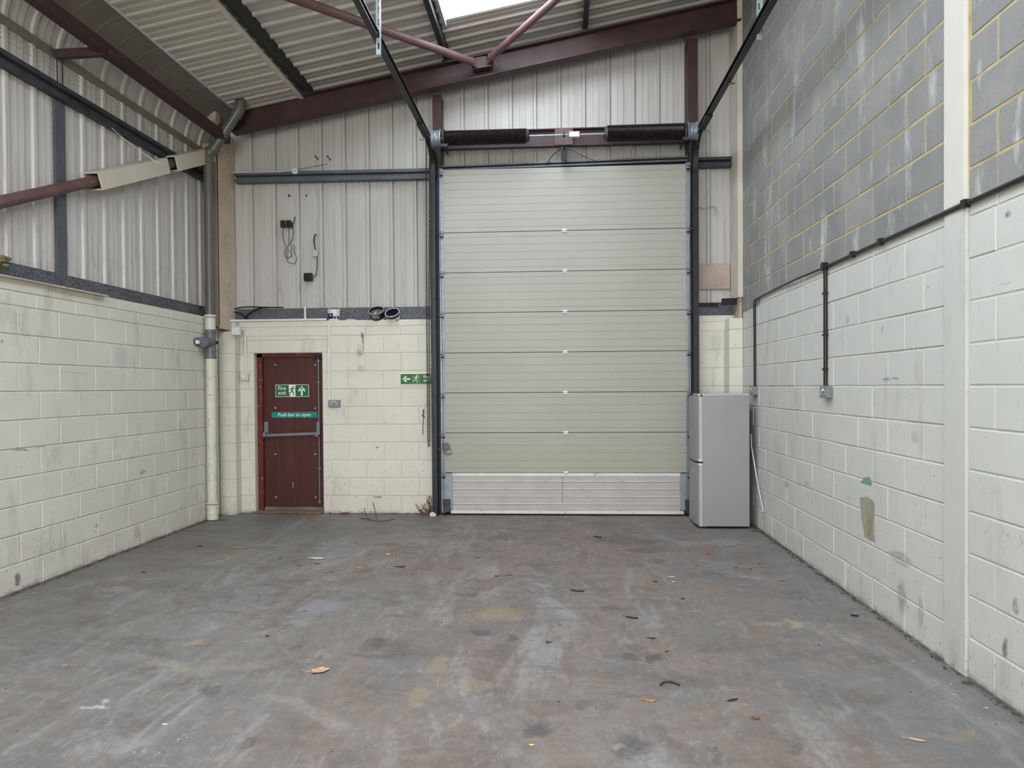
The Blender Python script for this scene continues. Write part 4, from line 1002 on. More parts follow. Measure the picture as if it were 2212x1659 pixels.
def strip(mb, pts, w_, y0, y1):
    for (a, b) in zip(pts[:-1], pts[1:]):
        a = Vector((a[0], a[1])); b = Vector((b[0], b[1])); d = (b-a).normalized(); n_ = Vector((-d.y, d.x))*w_/2; e = d*w_*.35
        mb.prism([tuple(a-e+n_), tuple(a-e-n_), tuple(b+e-n_), tuple(b+e+n_)], y0, y1)
def runner(s, cx, cz, y, flip=1):
    """running figure about s tall"""
    mb = MB(); f = flip; T = lambda pts: [(cx+f*a*s, cz+b*s) for a, b in pts]
    hc_ = T([(.10, .42)])[0]; mb.prism([(hc_[0]+.075*s*math.cos(i*PI/5), hc_[1]+.075*s*math.sin(i*PI/5)) for i in range(10)], y-.0012, y)
    strip(mb, T([(.03, .27), (-.04, .0)]), .15*s, y-.0012, y)
    strip(mb, T([(.05, .29), (.24, .17), (.33, .22)]), .06*s, y-.0013, y)
    strip(mb, T([(.0, .28), (-.17, .20), (-.28, .08)]), .06*s, y-.0013, y)
    strip(mb, T([(-.03, .0), (.14, -.16), (.10, -.44)]), .085*s, y-.0013, y)
    strip(mb, T([(-.05, .0), (-.16, -.20), (-.38, -.24)]), .085*s, y-.0013, y)
    return mb
def arrow(cx, cz, s, y, ang):
    pts = [(-.09, -.5), (.09, -.5), (.09, .05), (.30, -.16), (.30, .10), (0, .45), (-.30, .10), (-.30, -.16), (-.09, .05)]
    c, s_ = math.cos(ang), math.sin(ang)
    # split the concave outline into a shaft and two barbs
    def tr(p): return (cx+(p[0]*c-p[1]*s_)*s, cz+(p[0]*s_+p[1]*c)*s)
    mb = MB()
    for poly in ([(-.09, -.5), (.09, -.5), (.09, .30), (-.09, .30)], [(0, .47), (-.34, .10), (-.34, -.14), (0, .20)], [(0, .47), (0, .20), (.34, -.14), (.34, .10)]):
        mb.prism([tr(p) for p in poly], y-.0012, y)
    return mb
a = P(595, 831, y=yl-.001); b = P(667.5, 857, y=yl-.001)
X0, X1, Z0, Z1 = a.x, b.x, b.z, a.z; cx, cz, sw_, sh_ = (X0+X1)/2, (Z0+Z1)/2, X1-X0, Z1-Z0
plate = MB().bbox((X0, yl-.004, Z0), (X1, yl, Z1), .001).build('fire_exit_sign', M['sign_white'], fd); plate['label'] = 'green and white Fire exit sign with up arrow'
def sub(mb, name, mat, par): 
    o = mb.build(name, mat, par); o.location = -Vector(fd.location)+Vector((0, 0, 0)) if par.parent is fd else o.location
    return o
def subpart(mb, name, mat, par, root):
    o = bpy.data.objects.new(name, mb.mesh(name, mat, root.location)); o.parent = par; COL.objects.link(o); return o
e = .006
subpart(MB().box((X0+e, yl-.0048, Z0+e), (X0+sw_*.40, yl-.004, Z1-e)).box((X0+sw_*.60, yl-.0048, Z0+e), (X1-e, yl-.004, Z1-e)), 'green_field', M['green_sign'], plate, fd)
subpart(runner(sh_*.80, cx+.002, cz, yl-.0048, 1), 'running_figure', M['green_sign'], plate, fd)
subpart(MB().prism([(X0+sw_*.40, Z0+e), (X0+sw_*.44, Z0+e), (X0+sw_*.40, Z0+sh_*.35)], yl-.0048, yl-.004), 'green_corner', M['green_sign'], plate, fd)
subpart(arrow(X0+sw_*.79, cz, sh_*.80, yl-.0050, 0), 'arrow', M['sign_white'], plate, fd)
text_mesh('Fire\nexit', sh_*.44, M['sign_white'], plate, Vector((X0+sw_*.20, yl-.0052, cz+.002))-fd.location, .008)
a = P(587, 890, y=yl-.001); b = P(685.5, 902, y=yl-.001)
pl2 = MB().box((a.x, yl-.003, b.z), (b.x, yl, a.z)).build('push_bar_sign', M['teal_sign'], fd); pl2['label'] = 'teal strip reading Push bar to open'
text_mesh('Push bar to open', (a.z-b.z)*.84, M['sign_white'], pl2, Vector(((a.x+b.x)/2, yl-.0035, (a.z+b.z)/2))-fd.location, .008)
# wall sign
ys = YB-.010
a = P(864, 806, y=ys); b = P(938.5, 831, y=ys); X0, X1, Z0, Z1 = a.x, b.x, b.z, a.z; cx, cz, sw_, sh_ = (X0+X1)/2, (Z0+Z1)/2, X1-X0, Z1-Z0
sgn = empty('fire_exit_sign', (cx, ys, Z0)); tag(sgn, 'green Fire exit sign with left arrow on the block wall behind the chain', 'sign')
MB().bbox((X0, ys-.002, Z0), (X1, YB+.001, Z1), .001).build('plate', M['sign_glow'], sgn)
MB().box((X0+.008, ys-.0035, Z0+.010), (X1-.008, ys-.002, Z1-.012)).build('green_field', M['green_sign'], sgn)
arrow(X0+sw_*.18, cz, sh_*.72, ys-.0035, PI/2).build('arrow', M['sign_glow'], sgn)
runner(sh_*.74, X0+sw_*.475, cz, ys-.0035, 1).build('running_figure', M['sign_glow'], sgn)
MB().box((X0+sw_*.385, ys-.0042, Z0+.012), (X0+sw_*.388, ys-.0035, Z1-.014)).build('dividing_line', M['sign_glow'], sgn)
MB().box((X0+sw_*.575, ys-.0042, Z0+.012), (X0+sw_*.578, ys-.0035, Z1-.014)).build('dividing_line', M['sign_glow'], sgn)
text_mesh('Fire\nexit', sh_*.34, M['sign_glow'], sgn, Vector((X0+sw_*.77, ys-.0045, cz+.003))-sgn.location, .008)

# ------------------------------------------------------------------ fridge
fr = empty('fridge_freezer', (1.84, 7.92, 0)); tag(fr, 'silver grey upright fridge freezer standing side-on in front of the right corner', 'fridge')
FX, FR, FY0, FY1, FH = 1.592, 2.102, 7.655, 8.19, 1.492
MB().bbox((FX, FY0, .025), (FR, FY1, FH-.016), .004).build('body', M['fridge'], fr)
MB().bbox((FX-.005, FY0-.004, FH-.022), (FR+.002, FY1, FH), .004).build('top', M['fridge_trim'], fr)
def fdoor(z0, z1, nm, lab):
    # curved door leaf bulging towards -x
    prof = [(FX-.006, FY0+.0), (FX-.036, FY0+.0), (FX-.052, FY0+.03), (FX-.066, FY0+.12), (FX-.070, (FY0+FY1)/2), (FX-.066, FY1-.12), (FX-.052, FY1-.03), (FX-.036, FY1), (FX-.006, FY1)]
    k = len(prof); vs = [(a, b, z0) for a, b in prof]+[(a, b, z1) for a, b in prof]
    o = MB().add(vs, [(j, (j+1) % k, k+(j+1) % k, k+j) for j in range(k)]+[list(range(k)), [k+j for j in range(k)][::-1]]).build(nm, M['fridge'], fr); o['label'] = lab
    subpart(MB().box((FX-.037, FY0-.0015, z0+.003), (FX-.005, FY0+.002, z1-.003)), 'door_edge', M['fridge_trim'], o, fr)
    return o
d1 = fdoor(.742, FH-.024, 'fridge_door', 'upper fridge door'); d2 = fdoor(.035, .722, 'freezer_door', 'lower freezer door')
MB().box((FX-.006, FY0+.006, .03), (FX, FY1-.006, FH-.03)).build('door_gasket', M['clear_pl'], fr)
for z, h_ in ((.745, .026), (.700, .024)):
    MB().bbox((FX-.045, FY0-.006, z), (FX-.003, FY0+.03, z+h_), .002).build('hinge_cover', M['alu_white'], fr)
MB().box((FX-.02, FY0-.004, .724), (FX+.003, FY0+.02, .740)).build('middle_hinge', M['black_steel'], fr)
MB().box((FX-.030, FY0-.005, FH-.028), (FX-.002, FY0+.02, FH-.014)).build('top_hinge', M['black_steel'], fr)
MB().bbox((FX-.045, FY0-.004, FH-.026), (FX-.026, FY0+.03, FH-.002), .003).build('hinge_cover', M['alu_white'], fr)
MB().box((FX+.02, FY0+.02, 0), (FR-.02, FY1-.02, .025)).build('plinth', M['gap'], fr)
for x_ in (FX+.03, FR-.03):
    for y_ in (FY0+.03, FY1-.03): MB().cyl((x_, y_, 0), (x_, y_, .026), .016, 10).build('foot', M['black_pl'], fr)
MB().bbox((FX-.04, FY0+.01, .02), (FX+.05, FY0+.03, .034), .002).build('bottom_hinge', M['fridge_trim'], fr)
MB().cyl((FX-.071, (FY0+FY1)/2-.1, .62), (FX-.066, (FY0+FY1)/2-.1, .62), .02, 14).build('badge', M['fridge_trim'], fr)
MB().box((FR, FY0+.06, .05), (FR+.02, FY1-.06, 1.30)).build('rear_condenser', M['gap'], fr)
fc = MB().tube([P(x_, y_, x=xx) for x_, y_, xx in ((1622, 938, 2.13), (1624, 968, 2.14), (1630, 1005, 2.15), (1638, 1052, 2.16), (1645, 1085, 2.165), (1649, 1105, 2.17), (1648, 1122, 2.17), (1646, 1140, 2.17))], .008, 8).build('power_cable', M['clear_pl'])
tag(fc, 'pale mains cable hanging down the wall beside the fridge', 'cable')

# ------------------------------------------------------------------ downpipe
dp = empty('downpipe', (-4.17, 8.0, 0)); tag(dp, 'grey downpipe with cream painted lower half in the left corner', 'pipe')
px_, py_ = -4.165, 8.0
def pp(z): return Vector((px_-.055*0, py_, z))
ptop = P(440, 325, y=py_)
px_ = -4.172
RP = .058
MB().cyl((px_, py_, .20), (px_, py_, 2.08), RP, 24).build('lower_pipe', M['pvc_cream'], dp)
mb = MB(); mb.cyl((px_, py_, .01), (px_, py_, .19), RP+.006, 24)
for z in (.08, .16, .20): mb.ring((px_, py_, z), (px_, py_, z+.016), RP+.011, RP-.002, 24)
mb.build('foot_coupling', M['pvc_cream'], dp)
MB().cyl((px_, py_, 2.28), (px_, py_, 2.44), RP, 24).build('painted_pipe', M['pvc_cream'], dp)
MB().cyl((px_, py_, 2.44), (px_, py_, 4.36), RP, 24).build('upper_pipe', M['pvc_grey'], dp)
zt = P(452, 741, y=py_).z
mb = MB(); mb.cyl((px_, py_, zt-.19), (px_, py_, zt+.16), RP+.003, 24)
for z in (zt+.12, zt-.105, zt-.18): mb.ring((px_, py_, z), (px_, py_, z+.03), RP+.012, RP-.001, 24)
mb.cyl((px_, py_, zt), (px_-.0, py_-.17, zt+.0), RP+.001, 24); 
o = mb.build('tee_junction', M['pvc_blue'], dp)
mb = MB(); sA = Vector((px_, py_-.05, zt)); sB = P(410, 737, y=py_-.22); sB = Vector((sB.x, sB.y, sB.z)); mb.cyl(sA, sB, RP-.002, 24); dd = (sB-sA).normalized(); mb.ring(sB-dd*.03, sB+dd*.012, RP+.008, RP-.012, 24)
mb.build('branch_stub', M['pvc_blue'], dp)
MB().cyl(sB-dd*.005, sB+dd*.004, RP-.010, 22).build('open_end', M['gap'], dp)
s3 = Vector((px_+.05, py_-.03, zt)); MB().cyl(s3, s3+Vector((.05, -.02, 0)), .024, 14).build('side_boss', M['pvc_blue'], dp)
MB().cyl(s3+Vector((.045, -.018, 0)), s3+Vector((.053, -.0212, 0)), .018, 14).build('boss_hole', M['gap'], dp)
q = P(426, 739, y=py_-.18-RP); MB().box((q.x-.018, q.y-.006, q.z-.018), (q.x+.018, q.y+.03, q.z+.018)).build('sticker', M['sign_white'], dp)
MB().cyl((px_, py_, 2.02), (px_, py_, 2.06), RP+.0005, 24).build('bare_band', M['pvc_grey'], dp)
mb = MB().ring((px_, py_, 2.45), (px_, py_, 2.475), RP+.008, RP-.002, 24).box((px_-.11, py_-.01, 2.44), (px_-.04, py_+.02, 2.46)); mb.build('pipe_clip', M['pvc_cream'], dp)
# offset bends
e1 = Vector((px_, py_, 4.36)); e2 = P(520, 232, y=py_+.0); e2 = Vector((e2.x-.0, py_, e2.z)); e3 = Vector((e2.x, py_, zroof(e2.x)+.02))
d12 = (e2-e1).normalized()
MB().tube([e1+Vector((0, 0, .03)), e1+Vector((.015, 0, .07)), e1+d12*.16, e2-d12*.13, e2-d12*.02+Vector((.0, 0, .0))], RP, 24).build('offset_pipe', M['pvc_grey'], dp)
mb = MB(); mb.tube([e1-Vector((0, 0, .06)), e1, e1+Vector((.003, 0, .04)), e1+Vector((.02, 0, .07)), e1+d12*.10, e1+d12*.15], RP+.008, 24)
mb.ring(e1-Vector((0, 0, .07)), e1-Vector((0, 0, .045)), RP+.014, RP, 24).ring(e1+d12*.13, e1+d12*.155, RP+.014, RP, 24); mb.build('lower_bend', M['pvc_grey'], dp)
mb = MB(); mb.tube([e2-d12*.12, e2-d12*.06, e2-d12*.02+Vector((0, 0, .01)), e2+Vector((0, 0, .06)), e2+Vector((0, 0, .12))], RP+.008, 24)
mb.ring(e2-d12*.13, e2-d12*.105, RP+.014, RP, 24); mb.build('upper_bend', M['pvc_grey'], dp)
MB().cyl(e2+Vector((0, 0, .08)), e3, RP, 24).build('top_pipe', M['pvc_grey'], dp)
mb = MB(); 
for z in (4.13, 4.17, 4.21): mb.ring((px_, py_, z-.17), (px_, py_, z-.155), RP+.010, RP-.002, 24)
mb.cyl((px_, py_, 3.94), (px_, py_, 4.06), RP+.005, 24); mb.build('pipe_coupler', M['pvc_grey'], dp)

# ------------------------------------------------------------------ electrics on the back wall
def thing1(mb, name, mat, lab, cat, group=None):
    o = mb.build(name, mat); tag(o, lab, cat, group); return o
a = P(485, 693, y=YB); b = P(706, 695, y=YB)
thing1(MB().bbox((a.x, YB-.022, a.z-.012), (b.x, YB-.001, a.z+.012), .002), 'cable_trunking', M['white_pl'], 'long white horizontal trunking above the fire door', 'trunking')
a = P(711, 697, y=YB); b = P(712, 878, y=YB)
thing1(MB().bbox((a.x-.017, YB-.018, b.z), (a.x+.017, YB-.001, a.z), .002), 'cable_trunking', M['off_white_pl'], 'tall vertical trunking running down to the double socket by the fire door', 'trunking')
a = P(659, 662, y=8.59)
thing1(MB().bbox((a.x-.012, 8.585, 2.44), (a.x+.012, 8.601, a.z), .002), 'cable_trunking', M['white_pl'], 'short white upright trunking on the dark flashing above the fire door', 'trunking')
a = P(531, 715, y=YB); b = P(531, 806, y=YB)
thing1(MB().bbox((a.x-.011, YB-.018, b.z), (a.x+.011, YB-.001, a.z+.01), .002).bbox((a.x-.06, YB-.018, a.z-.004), (a.x, YB-.001, a.z+.012), .002), 'cable_trunking', M['off_white_pl'], 'cream trunking down to the small switch left of the fire door', 'trunking')
def box_thing(name, px0, py0, px1, py1, y, dep, mat, lab, cat, r=.004):
    a = P(px0, py0, y=y); b = P(px1, py1, y=y); t = empty(name, ((a.x+b.x)/2, y, b.z)); tag(t, lab, cat)
    MB().bbox((a.x, y-dep, b.z), (b.x, y, a.z), r).build('case', M[mat], t); return t, a, b
t, a, b = box_thing('light_switch', 523, 806, 540, 822, YB, .045, 'cream_pl', 'small cream surface switch left of the fire door', 'switch')
MB().bbox((a.x+.014, YB-.050, b.z+.022), (a.x+.06, YB-.044, a.z-.018), .002).build('rocker', M['white_pl'], t)
t, a, b = box_thing('junction_box', 504, 708, 521, 724, 8.33, .05, 'white_pl', 'small white junction box high in the left corner', 'junction box')
def socket_plate(t, a, b, y, two=True, zc=None):
    zc = (a.z+b.z)/2
    for k, cx_ in enumerate((a.x+(b.x-a.x)*.25, a.x+(b.x-a.x)*.75)):
        MB().box((cx_-.004, y-.0015, zc+.000), (cx_+.004, y, zc+.016)).box((cx_-.014, y-.0015, zc-.016), (cx_-.006, y, zc-.010)).box((cx_+.006, y-.0015, zc-.016), (cx_+.014, y, zc-.010)).build('pin_slots', M['white_pl'], t)
        MB().bbox((cx_-.007+(.028 if k == 0 else -.028)*.7, y-.004, zc+.012), (cx_+.007+(.028 if k == 0 else -.028)*.7, y, zc+.028), .001).build('rocker', M['white_pl'], t)
t, a, b = box_thing('double_socket', 711, 864, 736, 879, YB, .04, 'grey_metal', 'grey metal double socket right of the fire door', 'socket')
socket_plate(t, a, b, YB-.0402)
# motion sensor
t = empty('motion_sensor', P(779, 750, y=YB-.02)); tag(t, 'cream motion sensor hanging askew on the block wall', 'sensor')
c = P(779, 753, y=YB-.03)
MB().bbox((c.x-.035, YB-.045, c.z-.065), (c.x+.035, YB-.004, c.z+.065), .012).build('case', M['cream_pl'], t)
MB().sphere((c.x+.003, YB-.045, c.z-.03), .024, 8, (1, .6, 1.1)).build('lens', M['clear_pl'], t)
MB().tube([(c.x+.02, YB-.01, c.z+.06), (c.x+.022, YB-.015, c.z+.09), (c.x+.012, YB-.004, c.z+.13)], .004, 6).build('wire', M['white_pl'], t)
t.rotation_euler = (0, R(8), 0)
o = MB().box((c.x+.010, YB-.0045, c.z+.07), (c.x+.036, YB+.002, c.z+.15)).box((c.x-.0, YB-.0045, c.z+.15), (c.x+.034, YB+.002, c.z+.19)).build('bare_patch', M['mark_grey'], wb)
# black plugs
t = empty('plug_pair', P(618, 484, y=8.6)); tag(t, 'double socket with two black plugs on the back cladding', 'socket')
a = P(606, 476, y=8.60); b = P(631, 491, y=8.60); MB().bbox((a.x, 8.585, b.z), (b.x, 8.622, a.z), .003).build('case', M['grey_metal'], t)
for x0, x1 in ((606.5, 615), (618.5, 629.5)):
    a = P(x0, 476.5, y=8.55); b = P(x1, 491, y=8.55); MB().bbox((a.x, 8.535, b.z), (b.x, 8.586, a.z), .008).build('plug', M['black_pl'], t)
MB().bbox((P(628, 477, y=8.56).x, 8.56, P(628, 480, y=8.56).z), (P(631, 477, y=8.56).x, 8.585, P(628, 476, y=8.56).z), .001).build('switch_tip', M['white_pl'], t)
def wire(name, pts, y, r, mat, lab, cat='cable', group=None):
    w_ = [P(a, b, y=y) for a, b in pts]
    # smooth
    out = []
    for i in range(len(w_)-1):
        p0 = w_[max(i-1, 0)]; p1 = w_[i]; p2 = w_[i+1]; p3 = w_[min(i+2, len(w_)-1)]
        for k in range(4):
            s_ = k/4; out.append(.5*((2*p1)+(p2-p0)*s_+(2*p0-5*p1+4*p2-p3)*s_*s_+(3*p1-p0-3*p2+p3)*s_**3))
    out.append(w_[-1]); o = MB().tube(out, r, 6).build(name, M[mat]); tag(o, lab, cat, group); return o
f4 = lambda L: [(580+x/7.543, 400+y/7.543) for x, y in L]
wire('plug_cable', f4([(232, 740), (232, 830), (255, 920), (285, 1030), (262, 1090), (268, 1150), (300, 1185), (345, 1172), (382, 1152)]), 8.59, .0042, 'galv_dark', 'thin grey cable looping down from the left plug')
wire('plug_cable', f4([(328, 690), (335, 780), (330, 930), (312, 1010), (318, 1070), (292, 1130), (305, 1180), (308, 1250), (410, 1280), (432, 1270), (455, 1180), (412, 1075), (418, 1010), (395, 960)]), 8.585, .0042, 'galv_dark', 'thin grey cable making the widest loop below the right plug')
wire('black_lead', f4([(430, 510), (418, 570), (395, 650), (402, 760), (388, 880), (352, 960), (378, 1010), (362, 1080), (382, 1150)]), 8.58, .005, 'black_pl', 'black lead hanging down right of the plugs')
wire('black_cable', f4([(780, 800), (750, 830), (740, 900), (748, 980), (762, 1050)]), 8.585, .008, 'black_pl', 'curved black cable stub above the clear connector')
wire('grey_lead', f4([(788, 1165), (792, 1260), (782, 1410), (770, 1465), (735, 1490)]), 8.59, .006, 'galv_dark', 'grey lead from the clear connector to the black box')
t, a, b = box_thing('black_adaptor', 658.5, 591, 676.5, 608, 8.60, .05, 'black_pl', 'square black box on the back cladding above the fire door', 'box', .008)
MB().bbox((a.x+.02, 8.548, b.z+.02), (b.x-.02, 8.552, a.z-.02), .002).build('cover', M['black_pl'], t)
c = P(681, 547, y=8.58); t = empty('cable_connector', c); tag(t, 'clear plastic connector between the two hanging cables', 'connector')
MB().bbox((c.x-.032, 8.565, c.z-.040), (c.x+.030, 8.60, c.z+.040), .008).build('case', M['clear_pl'], t)
wire('white_flex', [(637, 378), (637.5, 400), (639.5, 440), (638, 465), (636, 470)], 8.60, .004, 'white_pl', 'white flex dropping from the round cable gland to the plugs')
wire('white_flex', [(500, 373), (560, 372.5), (600, 371), (630, 369)], 8.505, .004, 'white_pl', 'white flex running along the top of the left rail')
c = P(637, 370, y=8.49); t = empty('cable_gland', c); tag(t, 'round white ring with dark centre on the back rail', 'cable gland')
MB().ring((c.x, 8.508, c.z), (c.x, 8.480, c.z), .036, .018, 20).build('ring', M['white_pl'], t); MB().ring((c.x, 8.508, c.z), (c.x, 8.484, c.z), .014, .006, 14).build('inner_ring', M['white_pl'], t); MB().cyl((c.x, 8.509, c.z), (c.x, 8.498, c.z), .018, 16).build('centre', M['black_pl'], t)
# bolts and pegs
for px, py, lab in ((625, 423, 'dark round bolt head above the plugs on the cladding'), (662, 422.5, 'small dark bolt head right of the plugs on the cladding')):
    c = P(px, py, y=8.62); thing1(MB().cyl((c.x, 8.625, c.z), (c.x, 8.60, c.z), .012 if px < 640 else .008, 10), 'bolt', M['black_pl'], lab, 'bolt')
for x0, y0, x1, y1, lab in ((680, 337, 688, 345, 'left one of two black pegs poking from the cladding above the rail'), (706, 337, 714, 345, 'right one of two black pegs poking from the cladding above the rail')):
    a = P(x1, y1, y=8.63); b = P(x0, y0, y=8.45); thing1(MB().tube([a, b], .008, 8), 'peg', M['black_pl'], lab, 'peg')
wire('loose_wire', [(645, 366), (670, 361), (695, 356), (707, 354)], 8.56, .003, 'galv_dark', 'thin loose wire above the rail beside the cable gland')
wire('black_cable', [(1213, 322), (1198, 332), (1188, 343), (1180, 358)], 8.40, .005, 'black_pl', 'black cable drooping left of the centre bearing over the door')
wire('grey_cable', [(1222, 322), (1240, 327), (1262, 338), (1288, 348)], 8.40, .004, 'galv_dark', 'grey cable drooping right of the centre bearing over the door')
wire('loose_cable', [(1508, 447), (1522, 448), (1535, 445), (1545, 447), (1549, 455), (1547, 461), (1544, 463)], 8.58, .008, 'clear_pl', 'short grey cable end sticking out right of the big door')
wire('black_cable', [(503, 668), (530, 663), (580, 664), (612, 664)], 8.58, .008, 'black_pl', 'black cable lying along the top of the flashing in the left corner')
wire('black_cable', [(503, 673), (520, 678), (535, 690)], 8.57, .010, 'black_pl', 'black cable curving down over the flashing in the left corner')
wire('black_cable', [(528, 688), (540, 676), (560, 666), (580, 664)], 8.56, .010, 'black_pl', 'black cable arching up over the flashing above the corner')
t = wire('black_cable', [(378, 651), (395, 652), (415, 657), (436, 665)], 8.0, .008, 'black_pl', 'black cable on the left ledge behind the downpipe')
# black bar right of the door on flashing
a = P(1506, 655, y=8.58); b = P(1551, 662, y=8.58); thing1(MB().box((a.x, 8.57, b.z), (b.x, 8.603, a.z)), 'black_bar', M['black_steel'], 'flat black bar on the flashing right of the big door', 'bar')

# ------------------------------------------------------------------ right wall conduit and sockets
t = empty('conduit', (2.17, 5.7, 1.57)); tag(t, 'black conduit run along the paint line with two drops on the right wall', 'conduit')
xc = XR-.016
yA = P(1783, 700, x=xc).y; yB2 = P(1630, 740, x=xc).y
MB().tube([(xc, 2.4, 2.545), (xc, yA, 2.541)], .014, 10).build('run', M['conduit'], t)
MB().tube([(xc, yA, 2.541), (xc-.01, yA+.7, 2.545), (xc, yA+1.2, 2.545), (xc, yB2-.04, 2.530), (xc, yB2-.012, 2.524), (xc, yB2, 2.49)], .010, 10).build('run', M['conduit'], t)
MB().tube([(xc, yA, 2.54), (xc, yA, 1.575)], .016, 10).build('drop', M['conduit'], t)
MB().tube([(xc, yB2, 2.50), (xc, yB2, 1.57)], .014, 10).build('drop', M['conduit'], t)
MB().cyl((xc+.014, yA, 2.548), (xc-.030, yA, 2.548), .034, 18).build('junction_box', M['conduit'], t)
for yy in (3.80, 4.76, 5.2): MB().box((xc-.020, yy-.018, 2.522), (xc+.014, yy+.018, 2.566)).build('saddle_clip', M['conduit'], t)
for zz in (2.32, 1.98, 1.70): MB().box((xc-.018, yA-.024, zz), (xc+.014, yA+.024, zz+.02)).build('saddle_clip', M['conduit'], t)
def rsock(yc, lab):
    t = empty('double_socket', (XR-.03, yc, 1.475)); tag(t, lab, 'socket')
    z0, z1 = 1.478, 1.568; hw = .074
    MB().bbox((XR-.050, yc-hw, z0), (XR-.001, yc+hw, z1), .004).build('case', M['grey_metal'], t)
    zc = (z0+z1)/2; x = XR-.0505
    for k, cy_ in enumerate((yc-.038, yc+.038)):
        MB().box((x-.001, cy_-.004, zc+.0), (x+.001, cy_+.004, zc+.017)).box((x-.001, cy_-.015, zc-.017), (x+.001, cy_-.006, zc-.010)).box((x-.001, cy_+.006, zc-.017), (x+.001, cy_+.015, zc-.010)).build('pin_slots', M['white_pl'], t)
        MB().bbox((x-.004, yc-.010+(.012 if k else -.012)-.004, zc+.010), (x, yc+(.012 if k else -.012)+.006, zc+.030), .001).build('rocker', M['white_pl'], t)
rsock(P(1783, 848, x=XR-.03).y, 'grey double socket under the nearer conduit drop on the right wall')
rsock(P(1627, 846, x=XR-.03).y, 'grey double socket just above the fridge on the right wall')
# wall marks that are broken-off paint
for (px, py, w_, h_, nm) in ():
    pass
mk = MB()
def rpatch(pts, mat, nm):
    mb = MB(); q = [P(a, b, x=XR-.0025) for a, b in pts]; n_ = len(q)
    mb.add([tuple(v) for v in q]+[(XR+.004, v.y, v.z) for v in q], [list(range(n_)), [n_+i for i in range(n_)][::-1]]+[(i, n_+i, n_+(i+1) % n_, (i+1) % n_) for i in range(n_)])
    mb.build(nm, mat, wr)
stain = NT('bare_stained_strip'); zz = stain.xyz()[2]
cs_ = stain.mix(stain.ramp(stain.noise(22, 5, .7, stretch=(1, 1.0, .25)), .35, .65), lin((134, 116, 92)), lin((176, 170, 152))); cs_ = stain.mix(stain.ramp(zz, .55, .72, 0, .5), cs_, lin((142, 154, 138)))
MS = stain.done(cs_, .6)
rpatch([(1857, 1075), (1872, 1073), (1884, 1080), (1889, 1088), (1889, 1172), (1868, 1160), (1861, 1120)], MS, 'bare_strip')
rpatch([(1859, 1042), (1868, 1031), (1877, 1030), (1883, 1042), (1882, 1050), (1870, 1046)], plain('teal_paint_patch', (120, 150, 138), .6, var=.15, scale=40), 'old_paint_patch')

# ------------------------------------------------------------------ tubs on the ledge
def tub(name, lab, c, r, h, rot, labmat, labc, handle=True, fill=None, up=True):
    t = empty(name, c, rot); tag(t, lab, 'paint tub')
    r0 = r*.90
    MB().lathe([(0, 0), (r0, 0), (r0, .002), (r, h-.004), (r+.005, h-.004), (r+.005, h), (r-.003, h), (r-.004, h-.01), (r0-.004, .004), (0, .004)], 30).build('tub', M['tub_white'] if up else M[labmat], t, local=True)
    return t, r0
c = P(722, 690.5, y=8.555)
t, r0 = tub('paint_tub', 'upright white paint tub with navy label and raised handle on the ledge', (c.x, 8.55, 2.441), .077, .135, (0, 0, 0), 'navy', None)
MB().lathe([(.0715, .018), (.0755, .09)], 16, None, PI*1.05, PI*1.55).lathe([(.0715, .018), (.0735, .055)], 10, None, PI*1.55, PI*1.92).build('label_wrap', M['navy'], t, local=True)
MB().lathe([(.0768, .088), (.0772, .10)], 8, None, PI*1.18, PI*1.42).build('brand_strip', M['sign_white'], t, local=True)
MB().sphere((-.024, -.070, .065), .010, 8, (1, .4, 1)).sphere((.050, -.056, .026), .011, 8, (1, .5, 1)).build('round_mark', M['sign_white'], t, local=True)
MB().lathe([(.0752, .045), (.0765, .064)], 6, None, PI*1.60, PI*1.80).build('pale_print', M['clear_pl'], t, local=True)
MB().lathe([(.0, .134), (.078, .134), (.079, .140), (.0, .141)], 30).build('lid', M['tub_white'], t, local=True)
hn = [(-.082*math.cos(PI*i/12), -.01, .115+.075*math.sin(PI*i/12)) for i in range(13)]
MB().tube(hn, .0034, 6).build('handle', M['tub_white'], t, local=True)
c = P(817, 690, y=8.545)
t, r0 = tub('paint_tub', 'dark navy tub tipped forward showing dried grey paint inside', (c.x, 8.545, 2.462), .094, .12, (R(38), 0, R(-4)), 'navy_dark', None, up=False)
MB().lathe([(.0, .085), (.088, .085)], 28).build('dried_paint', M['wet_paint'], t, local=True)
MB().lathe([(.092, .112), (.099, .112), (.099, .121), (.092, .121)], 30).build('rim', M['clear_pl'], t, local=True)
MB().prism([(-.02, -.02), (.012, -.022), (.020, .012), (-.005, .03)], .0861, .0868, Matrix.Translation((-.015, -.02, .0)) @ Matrix.Rotation(R(-90), 4, 'X') if False else Matrix.Translation((-.02, 0, 0)) @ Matrix(((1, 0, 0, 0), (0, 0, 1, 0), (0, 1, 0, 0), (0, 0, 0, 1)))).build('shine_patch', M['clear_pl'], t, local=True)  # pale patch stands in for a glint on the dried paint
MB().lathe([(.0945, .052), (.0965, .098)], 10, None, PI*1.38, PI*1.66).build('label_border', M['sign_white'], t, local=True)
MB().lathe([(.0955, .056), (.0972, .094)], 10, None, PI*1.40, PI*1.64).build('label_wrap', M['navy_dark'], t, local=True)
MB().lathe([(.0970, .072), (.0980, .086)], 10, None, PI*1.43, PI*1.61).build('brand_strip', M['clear_pl'], t, local=True)
MB().lathe([(.086, .0), (.0890, .022)], 28).build('pale_base', M['tub_white'], t, local=True)
c = P(851, 690, y=8.53)
t, r0 = tub('paint_tub', 'white-lined tub of black brush scraps tipped on the ledge, right of the navy tub', (c.x, 8.545, 2.455), .088, .10, (R(42), R(-12), R(6)), 'navy_dark', None, up=False)
